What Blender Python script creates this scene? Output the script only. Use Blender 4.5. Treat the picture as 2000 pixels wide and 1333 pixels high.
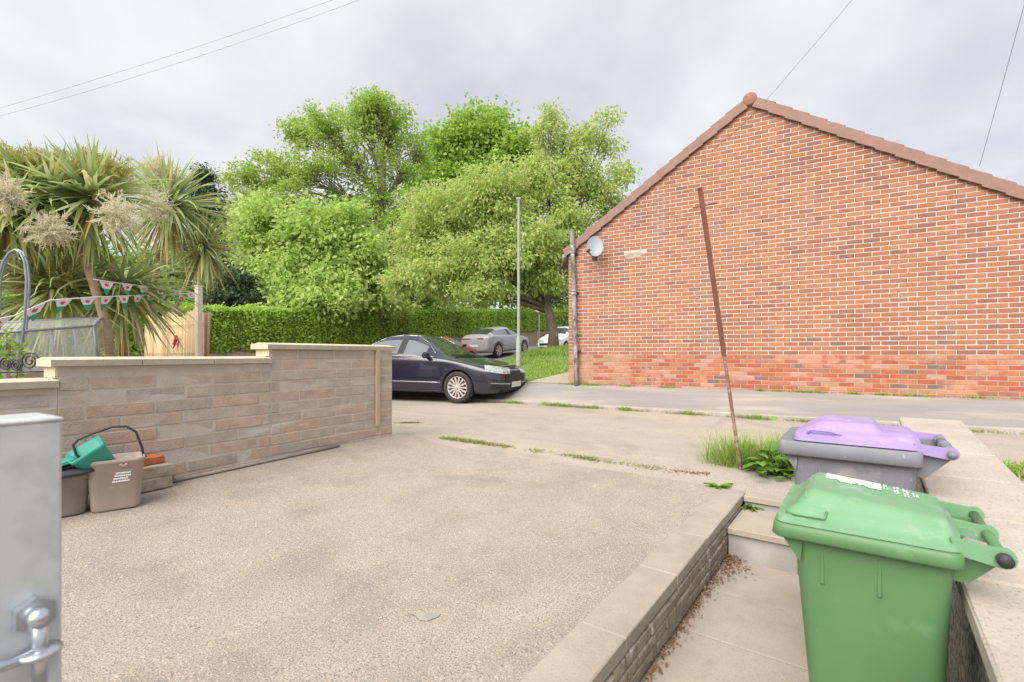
import bpy, bmesh, math, random
import numpy as np
from mathutils import Vector, Matrix
from mathutils.bvhtree import BVHTree

for _o in list(bpy.data.objects):
    bpy.data.objects.remove(_o, do_unlink=True)
random.seed(7)
SC = bpy.context.scene
COL = SC.collection
R = math.radians

# ------------------------------------------------------------------ camera
EYE = 1.5                       # metres above the garden path
YAW = R(30.9)
F = 940.0                       # focal length in photo pixels (2000 wide)
HY = 693.0                      # horizon row of the photo
cam = bpy.data.cameras.new('camera')
cam.sensor_width = 36.0
cam.lens = F / 2000 * 36.0
cam.shift_y = (HY - 666.5) / 2000
cam.clip_start = 0.05
cam.clip_end = 3000
cam.dof.use_dof = True
cam.dof.focus_distance = 7.0
cam.dof.aperture_fstop = 4.0
camo = bpy.data.objects.new('camera', cam)
camo.location = (0, 0, EYE)
camo.rotation_euler = (R(90), 0, YAW)
COL.objects.link(camo)
SC.camera = camo

# ------------------------------------------------------------------ sky, sun, exposure
SUN_EL, SUN_AZ = R(45), R(185)   # azimuth measured clockwise from +Y
w = bpy.data.worlds.new('World')
SC.world = w
w.use_nodes = True
nt = w.node_tree
nt.nodes.clear()
def N(tree, kind, **kw):
    n = tree.nodes.new(kind)
    for k, v in kw.items():
        setattr(n, k, v)
    return n
wo = N(nt, 'ShaderNodeOutputWorld')
bg = N(nt, 'ShaderNodeBackground')
bg.inputs['Strength'].default_value = 0.10
sky = N(nt, 'ShaderNodeTexSky', sky_type='NISHITA')
sky.sun_disc = False
sky.sun_elevation = SUN_EL
sky.sun_rotation = SUN_AZ
tc = N(nt, 'ShaderNodeTexCoord')
sep = N(nt, 'ShaderNodeSeparateXYZ')
nt.links.new(tc.outputs['Generated'], sep.inputs[0])
den = N(nt, 'ShaderNodeMath', operation='ADD'); den.inputs[1].default_value = 0.22
absz = N(nt, 'ShaderNodeMath', operation='ABSOLUTE')
nt.links.new(sep.outputs['Z'], absz.inputs[0]); nt.links.new(absz.outputs[0], den.inputs[0])
dx = N(nt, 'ShaderNodeMath', operation='DIVIDE'); dy = N(nt, 'ShaderNodeMath', operation='DIVIDE')
nt.links.new(sep.outputs['X'], dx.inputs[0]); nt.links.new(den.outputs[0], dx.inputs[1])
nt.links.new(sep.outputs['Y'], dy.inputs[0]); nt.links.new(den.outputs[0], dy.inputs[1])
cmb = N(nt, 'ShaderNodeCombineXYZ')
nt.links.new(dx.outputs[0], cmb.inputs[0]); nt.links.new(dy.outputs[0], cmb.inputs[1])
cn = N(nt, 'ShaderNodeTexNoise')
cn.inputs['Scale'].default_value = 1.35; cn.inputs['Detail'].default_value = 6.0
cn.inputs['Roughness'].default_value = 0.5; cn.inputs['Distortion'].default_value = 0.25
nt.links.new(cmb.outputs[0], cn.inputs['Vector'])
cr = N(nt, 'ShaderNodeValToRGB')
cr.color_ramp.interpolation = 'B_SPLINE'
e = cr.color_ramp.elements
e[0].position = 0.36; e[0].color = (.50, .51, .57, 1)
e[1].position = 0.64; e[1].color = (.84, .845, .86, 1)
nt.links.new(cn.outputs['Fac'], cr.inputs[0])
mx = N(nt, 'ShaderNodeMixRGB'); mx.inputs[0].default_value = 0.93
cs = N(nt, 'ShaderNodeVectorMath', operation='SCALE'); cs.inputs['Scale'].default_value = 6.3
nt.links.new(cr.outputs[0], cs.inputs[0])
nt.links.new(sky.outputs[0], mx.inputs[1]); nt.links.new(cs.outputs[0], mx.inputs[2])
nt.links.new(mx.outputs[0], bg.inputs[0])
nt.links.new(bg.outputs[0], wo.inputs[0])

sun = bpy.data.lights.new('sun', 'SUN')
sun.energy = 3.0
sun.angle = R(60)
sun.color = (1.0, 0.95, 0.88)
suno = bpy.data.objects.new('sun', sun)
_sd = Vector((math.sin(SUN_AZ) * math.cos(SUN_EL), math.cos(SUN_AZ) * math.cos(SUN_EL), math.sin(SUN_EL)))
suno.rotation_euler = (-_sd).to_track_quat('-Z', 'Y').to_euler()
suno.location = (0, 0, 30)
COL.objects.link(suno)
SC.view_settings.view_transform = 'Standard'
SC.view_settings.look = 'None'
SC.view_settings.exposure = 0.98
SC.view_settings.gamma = 1.0
SC.cycles.max_bounces = 6
SC.cycles.transparent_max_bounces = 8
SC.cycles.use_denoising = True

# ------------------------------------------------------------------ geometry of the view
RT = Vector((math.cos(YAW), math.sin(YAW), 0))
FW = Vector((-math.sin(YAW), math.cos(YAW), 0))
def P(px, py, d):
    """world point at depth d seen at photo pixel (px, py)"""
    v = RT * ((px - 1000) / F * d) + FW * d
    return Vector((v.x, v.y, EYE + (HY - py) / F * d))
def ray(px):
    v = RT * ((px - 1000) / F) + FW
    return v.x, v.y
def atY(px, py, Y):
    return P(px, py, Y / ray(px)[1])
def atX(px, py, X):
    return P(px, py, X / ray(px)[0])

# ------------------------------------------------------------------ helpers
def tag(o, label=None, cat=None, group=None, kind=None):
    if label: o['label'] = label
    if cat: o['category'] = cat
    if group: o['group'] = group
    if kind: o['kind'] = kind
    return o
def empty(name, loc, rz=0, label=None, cat=None, group=None, kind=None):
    o = bpy.data.objects.new(name, None)
    o.empty_display_size = 0.2
    o.location = loc
    o.rotation_euler = (0, 0, rz)
    COL.objects.link(o)
    return tag(o, label, cat, group, kind)
def link(name, me, parent=None, loc=(0, 0, 0), rot=(0, 0, 0)):
    o = bpy.data.objects.new(name, me)
    o.location = loc
    o.rotation_euler = rot
    COL.objects.link(o)
    if parent: o.parent = parent
    return o
class MB:
    """collects shapes and links them as one mesh object"""
    def __init__(s): s.v = []; s.f = []; s.m = []; s.sm = []
    def add(s, vs, fs, m=0, smooth=False):
        b = len(s.v); s.v += [tuple(x) for x in vs]
        for f in fs:
            s.f.append(tuple(i + b for i in f)); s.m.append(m); s.sm.append(smooth)
        return s
    def box(s, c, size, rz=0, m=0, ch=0.0, rx=0, ry=0):
        x, y, z = size[0] / 2, size[1] / 2, size[2] / 2
        vs, fs = [], []
        if ch <= 0:
            vs = [(i * x, j * y, k * z) for i in (-1, 1) for j in (-1, 1) for k in (-1, 1)]
            fs = [(0, 1, 3, 2), (4, 6, 7, 5), (0, 4, 5, 1), (2, 3, 7, 6), (0, 2, 6, 4), (1, 5, 7, 3)]
        else:
            bm = bmesh.new()
            bmesh.ops.create_cube(bm, size=2)
            for v in bm.verts: v.co = Vector((v.co.x * x, v.co.y * y, v.co.z * z))
            bmesh.ops.bevel(bm, geom=list(bm.edges), offset=ch, segments=1, affect='EDGES', profile=0.5)
            bm.verts.ensure_lookup_table()
            vs = [v.co.copy() for v in bm.verts]; fs = [[v.index for v in f.verts] for f in bm.faces]
            bm.free()
        M = Matrix.Translation(Vector(c)) @ Matrix.Rotation(rz, 4, 'Z') @ Matrix.Rotation(ry, 4, 'Y') @ Matrix.Rotation(rx, 4, 'X')
        return s.add([M @ Vector(v) for v in vs], fs, m)
    def tube(s, pts, r, n=8, m=0, cap=True, smooth=True, up=None):
        pts = [Vector(p) for p in pts]
        if not hasattr(r, '__len__'): r = [r] * len(pts)
        vs, fs = [], []
        prev = None
        for i, p in enumerate(pts):
            t = (pts[min(i + 1, len(pts) - 1)] - pts[max(i - 1, 0)])
            t = t.normalized() if t.length > 1e-9 else Vector((0, 0, 1))
            if prev is None:
                a = Vector(up) if up else (Vector((0, 0, 1)) if abs(t.z) < .9 else Vector((1, 0, 0)))
                nrm = (a - t * a.dot(t)).normalized()
            else:
                nrm = (prev - t * prev.dot(t)).normalized()
            prev = nrm
            bi = t.cross(nrm)
            for k in range(n):
                a = 2 * math.pi * k / n
                vs.append(p + (nrm * math.cos(a) + bi * math.sin(a)) * r[i])
        for i in range(len(pts) - 1):
            for k in range(n):
                k2 = (k + 1) % n
                fs.append((i * n + k, i * n + k2, (i + 1) * n + k2, (i + 1) * n + k))
        if cap:
            fs.append(tuple(range(n - 1, -1, -1)))
            fs.append(tuple((len(pts) - 1) * n + k for k in range(n)))
        return s.add(vs, fs, m, smooth)
    def lathe(s, prof, n=24, M=None, m=0, smooth=True, close=False):
        """prof: list of (r, h) round local Z"""
        vs, fs = [], []
        for (r, h) in prof:
            for k in range(n):
                a = 2 * math.pi * k / n
                v = Vector((r * math.cos(a), r * math.sin(a), h))
                vs.append(M @ v if M else v)
        q = len(prof)
        for i in range(q if close else q - 1):
            j = (i + 1) % q
            for k in range(n):
                k2 = (k + 1) % n
                fs.append((i * n + k, i * n + k2, j * n + k2, j * n + k))
        return s.add(vs, fs, m, smooth)
    def loft(s, rings, m=0, smooth=True, caps=(True, True)):
        n = len(rings[0]); vs = [p for r in rings for p in r]; fs = []
        for i in range(len(rings) - 1):
            for k in range(n):
                k2 = (k + 1) % n
                fs.append((i * n + k, i * n + k2, (i + 1) * n + k2, (i + 1) * n + k))
        if caps[0]: fs.append(tuple(range(n - 1, -1, -1)))
        if caps[1]: fs.append(tuple((len(rings) - 1) * n + k for k in range(n)))
        return s.add(vs, fs, m, smooth)
    def prism(s, poly, thick, M=None, m=0):
        """poly in local XY, extruded along local Z from 0 to thick"""
        n = len(poly)
        vs = [Vector((x, y, 0)) for x, y in poly] + [Vector((x, y, thick)) for x, y in poly]
        if M: vs = [M @ v for v in vs]
        fs = [tuple(range(n - 1, -1, -1)), tuple(range(n, 2 * n))]
        for k in range(n):
            k2 = (k + 1) % n
            fs.append((k, k2, n + k2, n + k))
        return s.add(vs, fs, m)
    def mesh(s, name, mats, off=(0, 0, 0), recalc=True):
        me = bpy.data.meshes.new(name)
        ox, oy, oz = off
        me.from_pydata([(x - ox, y - oy, z - oz) for x, y, z in s.v], [], s.f)
        if not isinstance(mats, (list, tuple)): mats = [mats]
        for q in mats: me.materials.append(q)
        me.polygons.foreach_set('material_index', s.m)
        me.polygons.foreach_set('use_smooth', s.sm)
        if recalc:
            bm = bmesh.new(); bm.from_mesh(me)
            bmesh.ops.recalc_face_normals(bm, faces=bm.faces)
            bm.to_mesh(me); bm.free()
        me.update()
        return me
    def build(s, name, mats, parent=None, world=False, recalc=True, loc=None):
        """world: shapes are in world coordinates and the parent is an unrotated empty"""
        off = (0, 0, 0)
        if world and parent:
            p = parent; off = Vector((0, 0, 0))
            while p: off = off + Vector(p.location); p = p.parent
        if loc is not None: off = loc
        return link(name, s.mesh(name, mats, off, recalc), parent, loc if (loc is not None and not parent) else (0, 0, 0))

def rrect(w, d, r, n=5, cx=0, cy=0):
    """rounded rectangle outline"""
    out = []
    for (sx, sy, a0) in ((1, 1, 0), (-1, 1, 90), (-1, -1, 180), (1, -1, 270)):
        for k in range(n):
            a = R(a0 + 90 * k / (n - 1))
            out.append((cx + sx * (w / 2 - r) + r * math.cos(a), cy + sy * (d / 2 - r) + r * math.sin(a)))
    return out
def np_mesh(name, verts, nper, mats, mat_idx=None, smooth=False):
    """verts: (N*nper,3) array; every nper verts is one polygon"""
    me = bpy.data.meshes.new(name)
    nv = len(verts); nf = nv // nper
    me.vertices.add(nv); me.vertices.foreach_set('co', np.asarray(verts, dtype=np.float32).ravel())
    me.loops.add(nv); me.loops.foreach_set('vertex_index', np.arange(nv, dtype=np.int32))
    me.polygons.add(nf)
    me.polygons.foreach_set('loop_start', np.arange(0, nv, nper, dtype=np.int32))
    me.polygons.foreach_set('loop_total', np.full(nf, nper, dtype=np.int32))
    if not isinstance(mats, (list, tuple)): mats = [mats]
    for q in mats: me.materials.append(q)
    if mat_idx is not None: me.polygons.foreach_set('material_index', np.asarray(mat_idx, dtype=np.int32))
    if smooth: me.polygons.foreach_set('use_smooth', np.ones(nf, dtype=bool))
    me.update(calc_edges=True)
    return me
def strip_mesh(name, V, mats):
    """V: (N,S,2,3) ribbons of S cross pairs"""
    Nn, S = V.shape[0], V.shape[1]
    me = bpy.data.meshes.new(name)
    co = V.reshape(-1, 3)
    base = (np.arange(Nn) * S * 2)[:, None, None]
    q = np.array([[2 * i, 2 * i + 1, 2 * i + 3, 2 * i + 2] for i in range(S - 1)])[None]
    idx = (base + q).reshape(-1)
    nf = Nn * (S - 1)
    me.vertices.add(len(co)); me.vertices.foreach_set('co', co.astype(np.float32).ravel())
    me.loops.add(nf * 4); me.loops.foreach_set('vertex_index', idx.astype(np.int32))
    me.polygons.add(nf)
    me.polygons.foreach_set('loop_start', np.arange(0, nf * 4, 4, dtype=np.int32))
    me.polygons.foreach_set('loop_total', np.full(nf, 4, dtype=np.int32))
    me.polygons.foreach_set('use_smooth', np.ones(nf, dtype=bool))
    if not isinstance(mats, (list, tuple)): mats = [mats]
    for m_ in mats: me.materials.append(m_)
    me.update(calc_edges=True)
    return me

# ------------------------------------------------------------------ materials
def mk(name, c1, c2=None, scale=4.0, lo=.35, hi=.65, rough=.8, bump=0.0, bscale=80.0,
       c3=None, s3=60.0, lo3=.55, hi3=.7, metal=0.0, spec=.4, coord='pos', stretch=None, coat=0.0,
       c4=None, s4=1.2, lo4=.5, hi4=.62, detail=6.0, w4=None, c5=None, s5=1.0, lo5=.5, hi5=.7, w5=None):
    m = bpy.data.materials.new(name); m.use_nodes = True
    t = m.node_tree; b = t.nodes['Principled BSDF']
    b.inputs['Roughness'].default_value = rough
    b.inputs['Metallic'].default_value = metal
    b.inputs['Specular IOR Level'].default_value = spec
    b.inputs['Coat Weight'].default_value = coat
    b.inputs['Base Color'].default_value = (*c1, 1)
    if coord == 'pos':
        g = N(t, 'ShaderNodeNewGeometry'); vec = g.outputs['Position']
    else:
        g = N(t, 'ShaderNodeTexCoord'); vec = g.outputs['Object']
    def mapped(st):
        if st is None: return vec
        mp = N(t, 'ShaderNodeMapping')
        mp.inputs['Scale'].default_value = st[:3]
        if len(st) > 3: mp.inputs['Rotation'].default_value = (0, 0, st[3])
        t.links.new(vec, mp.inputs[0]); return mp.outputs[0]
    def noise(sc, st=None, det=detail):
        n = N(t, 'ShaderNodeTexNoise'); n.inputs['Scale'].default_value = sc
        n.inputs['Detail'].default_value = det; n.inputs['Roughness'].default_value = .6
        t.links.new(mapped(st), n.inputs['Vector']); return n.outputs['Fac']
    def ramp(fac, a, b_, l, h):
        r = N(t, 'ShaderNodeValToRGB'); ee = r.color_ramp.elements
        ee[0].position = l; ee[0].color = (*a, 1); ee[1].position = h; ee[1].color = (*b_, 1)
        t.links.new(fac, r.inputs[0]); return r.outputs[0]
    col = None
    if c2 is not None:
        col = ramp(noise(scale, stretch), c1, c2, lo, hi)
    def over(col, c, sc, l, h, st=None):
        x = N(t, 'ShaderNodeMixRGB')
        f = ramp(noise(sc, st), (0, 0, 0), (1, 1, 1), l, h)
        t.links.new(f, x.inputs[0])
        if col is not None: t.links.new(col, x.inputs[1])
        else: x.inputs[1].default_value = (*c1, 1)
        x.inputs[2].default_value = (*c, 1)
        return x.outputs[0]
    if c3 is not None: col = over(col, c3, s3, lo3, hi3)
    if c4 is not None: col = over(col, c4, s4, lo4, hi4, w4)
    if c5 is not None: col = over(col, c5, s5, lo5, hi5, w5)
    if col is not None: t.links.new(col, b.inputs['Base Color'])
    if bump > 0:
        bp = N(t, 'ShaderNodeBump'); bp.inputs['Strength'].default_value = bump; bp.inputs['Distance'].default_value = .01
        t.links.new(noise(bscale, None, 8.0), bp.inputs['Height'])
        t.links.new(bp.outputs[0], b.inputs['Normal'])
    return m
def leafmat(name, cols, trans=.35, rough=.55, spec=.3):
    """every leaf takes its own shade (random per mesh island)"""
    m = bpy.data.materials.new(name); m.use_nodes = True
    t = m.node_tree; b = t.nodes['Principled BSDF']
    b.inputs['Roughness'].default_value = rough; b.inputs['Specular IOR Level'].default_value = spec
    g = N(t, 'ShaderNodeNewGeometry')
    r = N(t, 'ShaderNodeValToRGB')
    ee = r.color_ramp.elements
    while len(ee) < len(cols): ee.new(.5)
    for i, c in enumerate(cols):
        ee[i].position = i / max(1, len(cols) - 1); ee[i].color = (*c, 1)
    t.links.new(g.outputs['Random Per Island'], r.inputs[0])
    t.links.new(r.outputs[0], b.inputs['Base Color'])
    tr = N(t, 'ShaderNodeBsdfTranslucent')
    t.links.new(r.outputs[0], tr.inputs[0])
    ms = N(t, 'ShaderNodeMixShader'); ms.inputs[0].default_value = trans
    t.links.new(b.outputs[0], ms.inputs[1]); t.links.new(tr.outputs[0], ms.inputs[2])
    t.links.new(ms.outputs[0], t.nodes['Material Output'].inputs[0])
    return m
def glassmat(name, tint=(.02, .03, .03), rough=.03, alpha=1.0, spec=.8):
    m = bpy.data.materials.new(name); m.use_nodes = True
    b = m.node_tree.nodes['Principled BSDF']
    b.inputs['Base Color'].default_value = (*tint, 1); b.inputs['Roughness'].default_value = rough
    b.inputs['Specular IOR Level'].default_value = spec; b.inputs['Alpha'].default_value = alpha
    return m
M = {}
M['drive'] = mk('drive_concrete', (.425, .36, .288), (.355, .30, .245), scale=1.1, lo=.38, hi=.70, rough=.93, bump=.6, bscale=150,
                stretch=(1.7, .75, 1, R(14)), c3=(.275, .24, .205), s3=2.1, lo3=.50, hi3=.74, c4=(.19, .163, .14), s4=135, lo4=.485, hi4=.61, c5=(.56, .495, .415), s5=95, lo5=.56, hi5=.66)
M['lane'] = mk('lane_concrete', (.42, .36, .29), (.34, .295, .245), scale=1.3, lo=.38, hi=.68, rough=.95, bump=.5, bscale=130,
               stretch=(.5, 1.7, 1), c3=(.27, .235, .20), s3=1.7, lo3=.54, hi3=.74, c4=(.22, .19, .165), s4=120, lo4=.51, hi4=.65, c5=(.50, .44, .365), s5=75, lo5=.57, hi5=.69)
M['tarmac'] = mk('pavement_tarmac', (.26, .245, .23), (.34, .315, .29), scale=1.6, lo=.35, hi=.7, rough=.95, bump=.35, bscale=110,
                 c3=(.19, .18, .17), s3=120, lo3=.55, hi3=.7, stretch=(.35, 1.4, 1), c4=(.40, .36, .315), s4=1.1, lo4=.55, hi4=.68, w4=(.5, 2, 1))
M['kerb'] = mk('kerb_concrete', (.40, .365, .32), (.30, .27, .235), scale=6, rough=.9, bump=.3)
M['road'] = mk('road_tarmac', (.20, .19, .185), (.25, .235, .225), scale=2, rough=.95, bump=.3)
M['earth'] = mk('earth', (.20, .145, .10), (.29, .22, .155), scale=8, rough=1, bump=.8, bscale=30)
M['slab'] = mk('path_slab', (.43, .37, .295), (.36, .305, .245), scale=2.2, lo=.35, hi=.7, rough=.92, bump=.25, bscale=120,
               c3=(.28, .235, .19), s3=130, lo3=.54, hi3=.70, c4=(.30, .25, .20), s4=4, lo4=.58, hi4=.76)
M['edging'] = mk('edging_concrete', (.40, .345, .28), (.31, .265, .22), scale=2.6, lo=.36, hi=.68, rough=.93, bump=.4, bscale=90,
                 c3=(.25, .22, .19), s3=100, lo3=.57, hi3=.72, c4=(.28, .25, .215), s4=3.4, lo4=.58, hi4=.72)
M['coping'] = mk('coping_slab', (.47, .41, .345), (.38, .33, .275), scale=3, lo=.35, hi=.7, rough=.92, bump=.35, bscale=90,
                 c3=(.25, .21, .175), s3=100, lo3=.54, hi3=.70, c4=(.55, .51, .465), s4=2.2, lo4=.62, hi4=.74)
M['retblock'] = mk('stained_block', (.33, .28, .225), (.22, .18, .14), scale=5, lo=.35, hi=.65, rough=.95, bump=.6, bscale=60,
                   c3=(.45, .42, .39), s3=9, lo3=.58, hi3=.68, c4=(.115, .085, .06), s4=6, lo4=.56, hi4=.68, w4=(6, 6, .8), stretch=(4, 4, .7))
M['render'] = mk('pebbledash', (.40, .36, .32), (.13, .11, .10), scale=45, lo=.42, hi=.6, rough=1, bump=1.0, bscale=70)
M['mortar_l'] = mk('grey_mortar', (.53, .465, .40), (.45, .395, .34), scale=9, rough=.95, bump=.6, bscale=60, c3=(.56, .53, .49), s3=5, lo3=.6, hi3=.7)
M['cop_cream'] = mk('cream_coping', (.62, .52, .375), (.53, .44, .315), scale=5, rough=.85, bump=.2, bscale=80, c3=(.40, .33, .25), s3=20, lo3=.6, hi3=.75)
M['cop_face'] = mk('coping_face', (.46, .40, .325), (.36, .31, .255), scale=10, rough=.95, bump=.5, bscale=90)
M['moss'] = mk('moss', (.16, .20, .04), (.26, .24, .06), scale=30, rough=1, bump=.8)
BLK = [(.50, .395, .32), (.48, .405, .34), (.52, .41, .325), (.455, .39, .33), (.50, .425, .355), (.51, .385, .30)]
M['blocks'] = [mk('wall_block_%d' % i, c, tuple(x * .78 for x in c), scale=7, lo=.35, hi=.68, rough=.95, bump=.7, bscale=75,
                  c3=tuple(x * .55 for x in c), s3=110, lo3=.56, hi3=.7, c4=(.56, .51, .46), s4=3.2, lo4=.56, hi4=.72, w4=(1, .5, 2.2)) for i, c in enumerate(BLK)]
BRU = [(0.427, 0.175, 0.095), (0.402, 0.162, 0.092), (0.444, 0.192, 0.11), (0.375, 0.153, 0.092), (0.333, 0.145, 0.095), (0.418, 0.183, 0.11), (0.281, 0.131, 0.095), (0.393, 0.175, 0.113)]
M['brick'] = [mk('brick_%d' % i, c, tuple(x * .82 for x in c), scale=9, rough=.9, bump=.3, bscale=120,
                 c4=tuple(x * .74 for x in c), s4=.9, lo4=.50, hi4=.72, c5=(.27, .19, .15), s5=1.0, lo5=.58, hi5=.80, w5=(2.2, 1, .5)) for i, c in enumerate(BRU)]
BRL = [(0.456, 0.129, 0.073), (0.473, 0.168, 0.099), (0.387, 0.107, 0.069), (0.482, 0.224, 0.146), (0.344, 0.15, 0.099), (0.2, 0.14, 0.125), (0.404, 0.232, 0.142), (0.516, 0.267, 0.202)]
M['brick_l'] = [mk('plinth_brick_%d' % i, c, tuple(x * .8 for x in c), scale=9, rough=.9, bump=.3, bscale=120,
                   c3=(.53, .25, .175), s3=2.4, lo3=.54, hi3=.68) for i, c in enumerate(BRL)]
M['mortar'] = mk('pale_mortar', (.57, .50, .43), (.47, .40, .335), scale=14, rough=.95, bump=.3)
M['mortar_b'] = mk('buff_mortar', (.42, .31, .215), (.34, .24, .165), scale=6, rough=.95, bump=.3, c3=(.50, .23, .16), s3=2.4, lo3=.54, hi3=.68)
M['tile'] = mk('roof_tile', (.29, .175, .14), (.245, .145, .118), scale=4, rough=.75, bump=.15, bscale=90, c3=(.33, .215, .175), s3=14, lo3=.56, hi3=.7)
M['ridge'] = mk('ridge_clay', (.33, .155, .105), (.27, .125, .09), scale=6, rough=.8)
M['grime'] = mk('dark_undercloak', (.10, .085, .075), (.16, .13, .11), scale=9, rough=.95)
M['pipe'] = mk('weathered_pipe', (.34, .33, .325), (.10, .095, .095), scale=5, lo=.38, hi=.6, rough=.7, bump=.2,
               c3=(.50, .48, .45), s3=9, lo3=.58, hi3=.64, stretch=(3, 3, .8))
M['dish'] = mk('dish_grey', (.30, .335, .37), (.26, .29, .325), scale=8, rough=.5)
M['dark'] = mk('dark_plastic', (.035, .035, .038), rough=.55)
M['rust'] = mk('rust', (.20, .08, .048), (.145, .06, .04), scale=12, lo=.35, hi=.65, rough=.9, bump=.4, c3=(.25, .115, .07), s3=30, lo3=.58, hi3=.7)
M['rust_paint'] = mk('rust_flaked', (.235, .115, .07), (.34, .27, .22), scale=22, lo=.46, hi=.58, rough=.9, bump=.4, c3=(.13, .085, .06), s3=40, lo3=.56, hi3=.66)
M['galv'] = mk('galvanised', (.60, .62, .63), (.40, .42, .435), scale=7, lo=.4, hi=.66, rough=.5, metal=.2, spec=.5, c3=(.60, .62, .63), s3=16, lo3=.55, hi3=.66,
               c4=(.40, .36, .27), s4=7, lo4=.62, hi4=.74, coord='obj')
M['zinc'] = mk('bright_zinc', (.60, .63, .68), (.42, .45, .52), scale=20, rough=.3, metal=.8, coord='obj')
M['lamp'] = mk('lamp_column', (.36, .385, .38), (.31, .33, .33), scale=3, rough=.5)
M['cable'] = mk('cable', (.22, .22, .235), rough=.6)
M['wood'] = mk('batten_wood', (.50, .40, .275), (.40, .31, .21), scale=3, rough=.85, bump=.2, stretch=(20, 20, 1.5))
M['pinkpost'] = mk('pink_painted_post', (.83, .69, .64), (.78, .63, .57), scale=6, rough=.8)
BAM = [(.60, .43, .24), (.53, .37, .20), (.64, .48, .29), (.47, .32, .18), (.58, .44, .27)]
M['bamboo'] = [mk('bamboo_%d' % i, c, tuple(x * .8 for x in c), scale=4, rough=.7, stretch=(14, 14, 1)) for i, c in enumerate(BAM)]
M['pipe_pl'] = mk('grey_batten', (.33, .29, .25), (.25, .22, .19), scale=6, rough=.85, bump=.2)
M['orange_brick'] = mk('orange_brick', (.55, .17, .07), (.36, .11, .055), scale=16, lo=.4, hi=.62, rough=.95, bump=.5, coord='obj')
M['greyblock'] = mk('grey_block', (.42, .37, .29), (.29, .255, .19), scale=14, lo=.38, hi=.64, rough=.95, bump=.7, bscale=60)
M['white'] = mk('white_print', (.80, .80, .80), rough=.7)
# ================================================================== GROUND
def zz(h): return EYE - h
def lerp(a, b, t): return a + (b - a) * t
def sheet(name, mat, grid, parent=None, kind='structure'):
    """grid: rows of points"""
    b = MB(); nr, nc = len(grid), len(grid[0])
    b.add([p for r in grid for p in r], [(i * nc + j, i * nc + j + 1, (i + 1) * nc + j + 1, (i + 1) * nc + j) for i in range(nr - 1) for j in range(nc - 1)], 0, True)
    me = b.mesh(name, mat, recalc=False)
    o = link(name, me, parent)
    if kind: tag(o, kind=kind)
    return o
M['grassland'] = mk('grassland', (.09, .13, .04), (.14, .16, .06), scale=.3, rough=1)
S_ = 900
sheet('ground', M['grassland'], [[(-S_, -S_, -.2), (S_, -S_, -.2)], [(-S_, S_, -.2), (S_, S_, -.2)]])

PA = R(5.3)
PO = Vector((-.425, 4.56, 0))
PU = Vector((math.sin(PA), math.cos(PA), 0))
PV = Vector((math.cos(PA), -math.sin(PA), 0))
PRZ = -PA
def PF(a, b, z=0):
    v = PO + PU * a + PV * b
    return Vector((v.x, v.y, z))

WX = -4.58                        # face of the left block wall
Z_DL, Z_PATH = .45, -.02
def edge_z(a): return .29 + .014 * a     # top of the driveway edging along the path
# driveway: ruled between the left wall and the edging
rows = []
for i in range(33):
    t = i / 32
    a = lerp(-6.6, .42, t)
    rgt = PF(a, -.19, edge_z(a) - .006)
    yl = lerp(-2.0, 4.84, t)
    lft = Vector((WX - .02, yl, Z_DL - .015 * (1 - t)))
    far = Vector((0, .22 * math.sin(math.pi * 0), 0))
    row = []
    for j in range(25):
        u = j / 24
        p = lft.lerp(rgt, u)
        p.z += .012 * math.sin(3 * u + 5 * t) * math.sin(math.pi * u) - .02 * math.sin(math.pi * u)
        row.append(p)
    rows.append(row)
drive = sheet('driveway', M['drive'], rows)
DRIVE_ROWS = rows
DRIVE_BVH = BVHTree.FromPolygons([p for r in rows for p in r], [(i * 25 + j, i * 25 + j + 1, (i + 1) * 25 + j + 1, (i + 1) * 25 + j) for i in range(32) for j in range(24)])
def drive_z(x, y):
    h = DRIVE_BVH.ray_cast(Vector((x, y, 5)), Vector((0, 0, -1)))
    return h[0].z if h[0] else Z_DL

# smeared cement patches on the drive
def flat_patch(name, mat, cx, cy, pts, zf, parent):
    bb = MB(); vs = [(cx + x, cy + y, zf(cx + x, cy + y) + .004) for x, y in pts]
    bb.add([(cx, cy, zf(cx, cy) + .004)] + vs, [(0, k + 1, (k + 1) % len(vs) + 1) for k in range(len(vs))])
    return bb.build(name, mat, parent, recalc=False)
M['cement'] = mk('cement_smear', (.30, .275, .235), (.35, .315, .265), scale=14, rough=.9)
_q = P(832, 1172, 1.16 / ((1172 - HY) / F))
flat_patch('cement_patch', M['cement'], _q.x, _q.y, [(.035 * a, .035 * c_) for a, c_ in ((-2.6, -.9), (-1.2, -.8), (0, -1.3), (1.0, -.9), (1.6, .6), (1.4, 1.5), (.5, .7), (-.4, .35), (-1.4, .1))], drive_z, drive)
# lane between the driveway and the kerb
def f_front(x):
    return (np.interp(x, [-24, -4.6, -3.7, -1.13, -.4, .7, 1.1, 9], [4.75, 4.8, 4.9, 5.02, 5.0, 4.98, 4.98, 4.98]),
            np.interp(x, [-24, -4.6, -3.7, -1.6, -.4, .7, 1.1, 9], [.38, .43, .42, .335, .30, .36, .50, .62]))
def f_kerb(x):
    return (np.interp(x, [-24, -9, -5.6, -.18, 9], [8.9, 8.7, 8.50, 7.66, 7.6]),
            np.interp(x, [-24, -9, -5.6, -.18, 9], [.44, .47, .505, .59, .62]))
rows = []
for i in range(13):
    t = i / 12; row = []
    for j in range(80):
        x = lerp(-24, 9, j / 79)
        y0, z0 = f_front(x); y1, z1 = f_kerb(x)
        row.append((x, lerp(y0 - .35 * (1 if x > -4.4 else 0), y1 + .02, t), lerp(z0 - .004 - (.03 if t == 0 else 0), z1, t) + .012 * math.sin(t * math.pi)))
    rows.append(row)
sheet('lane', M['lane'], rows)
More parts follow.
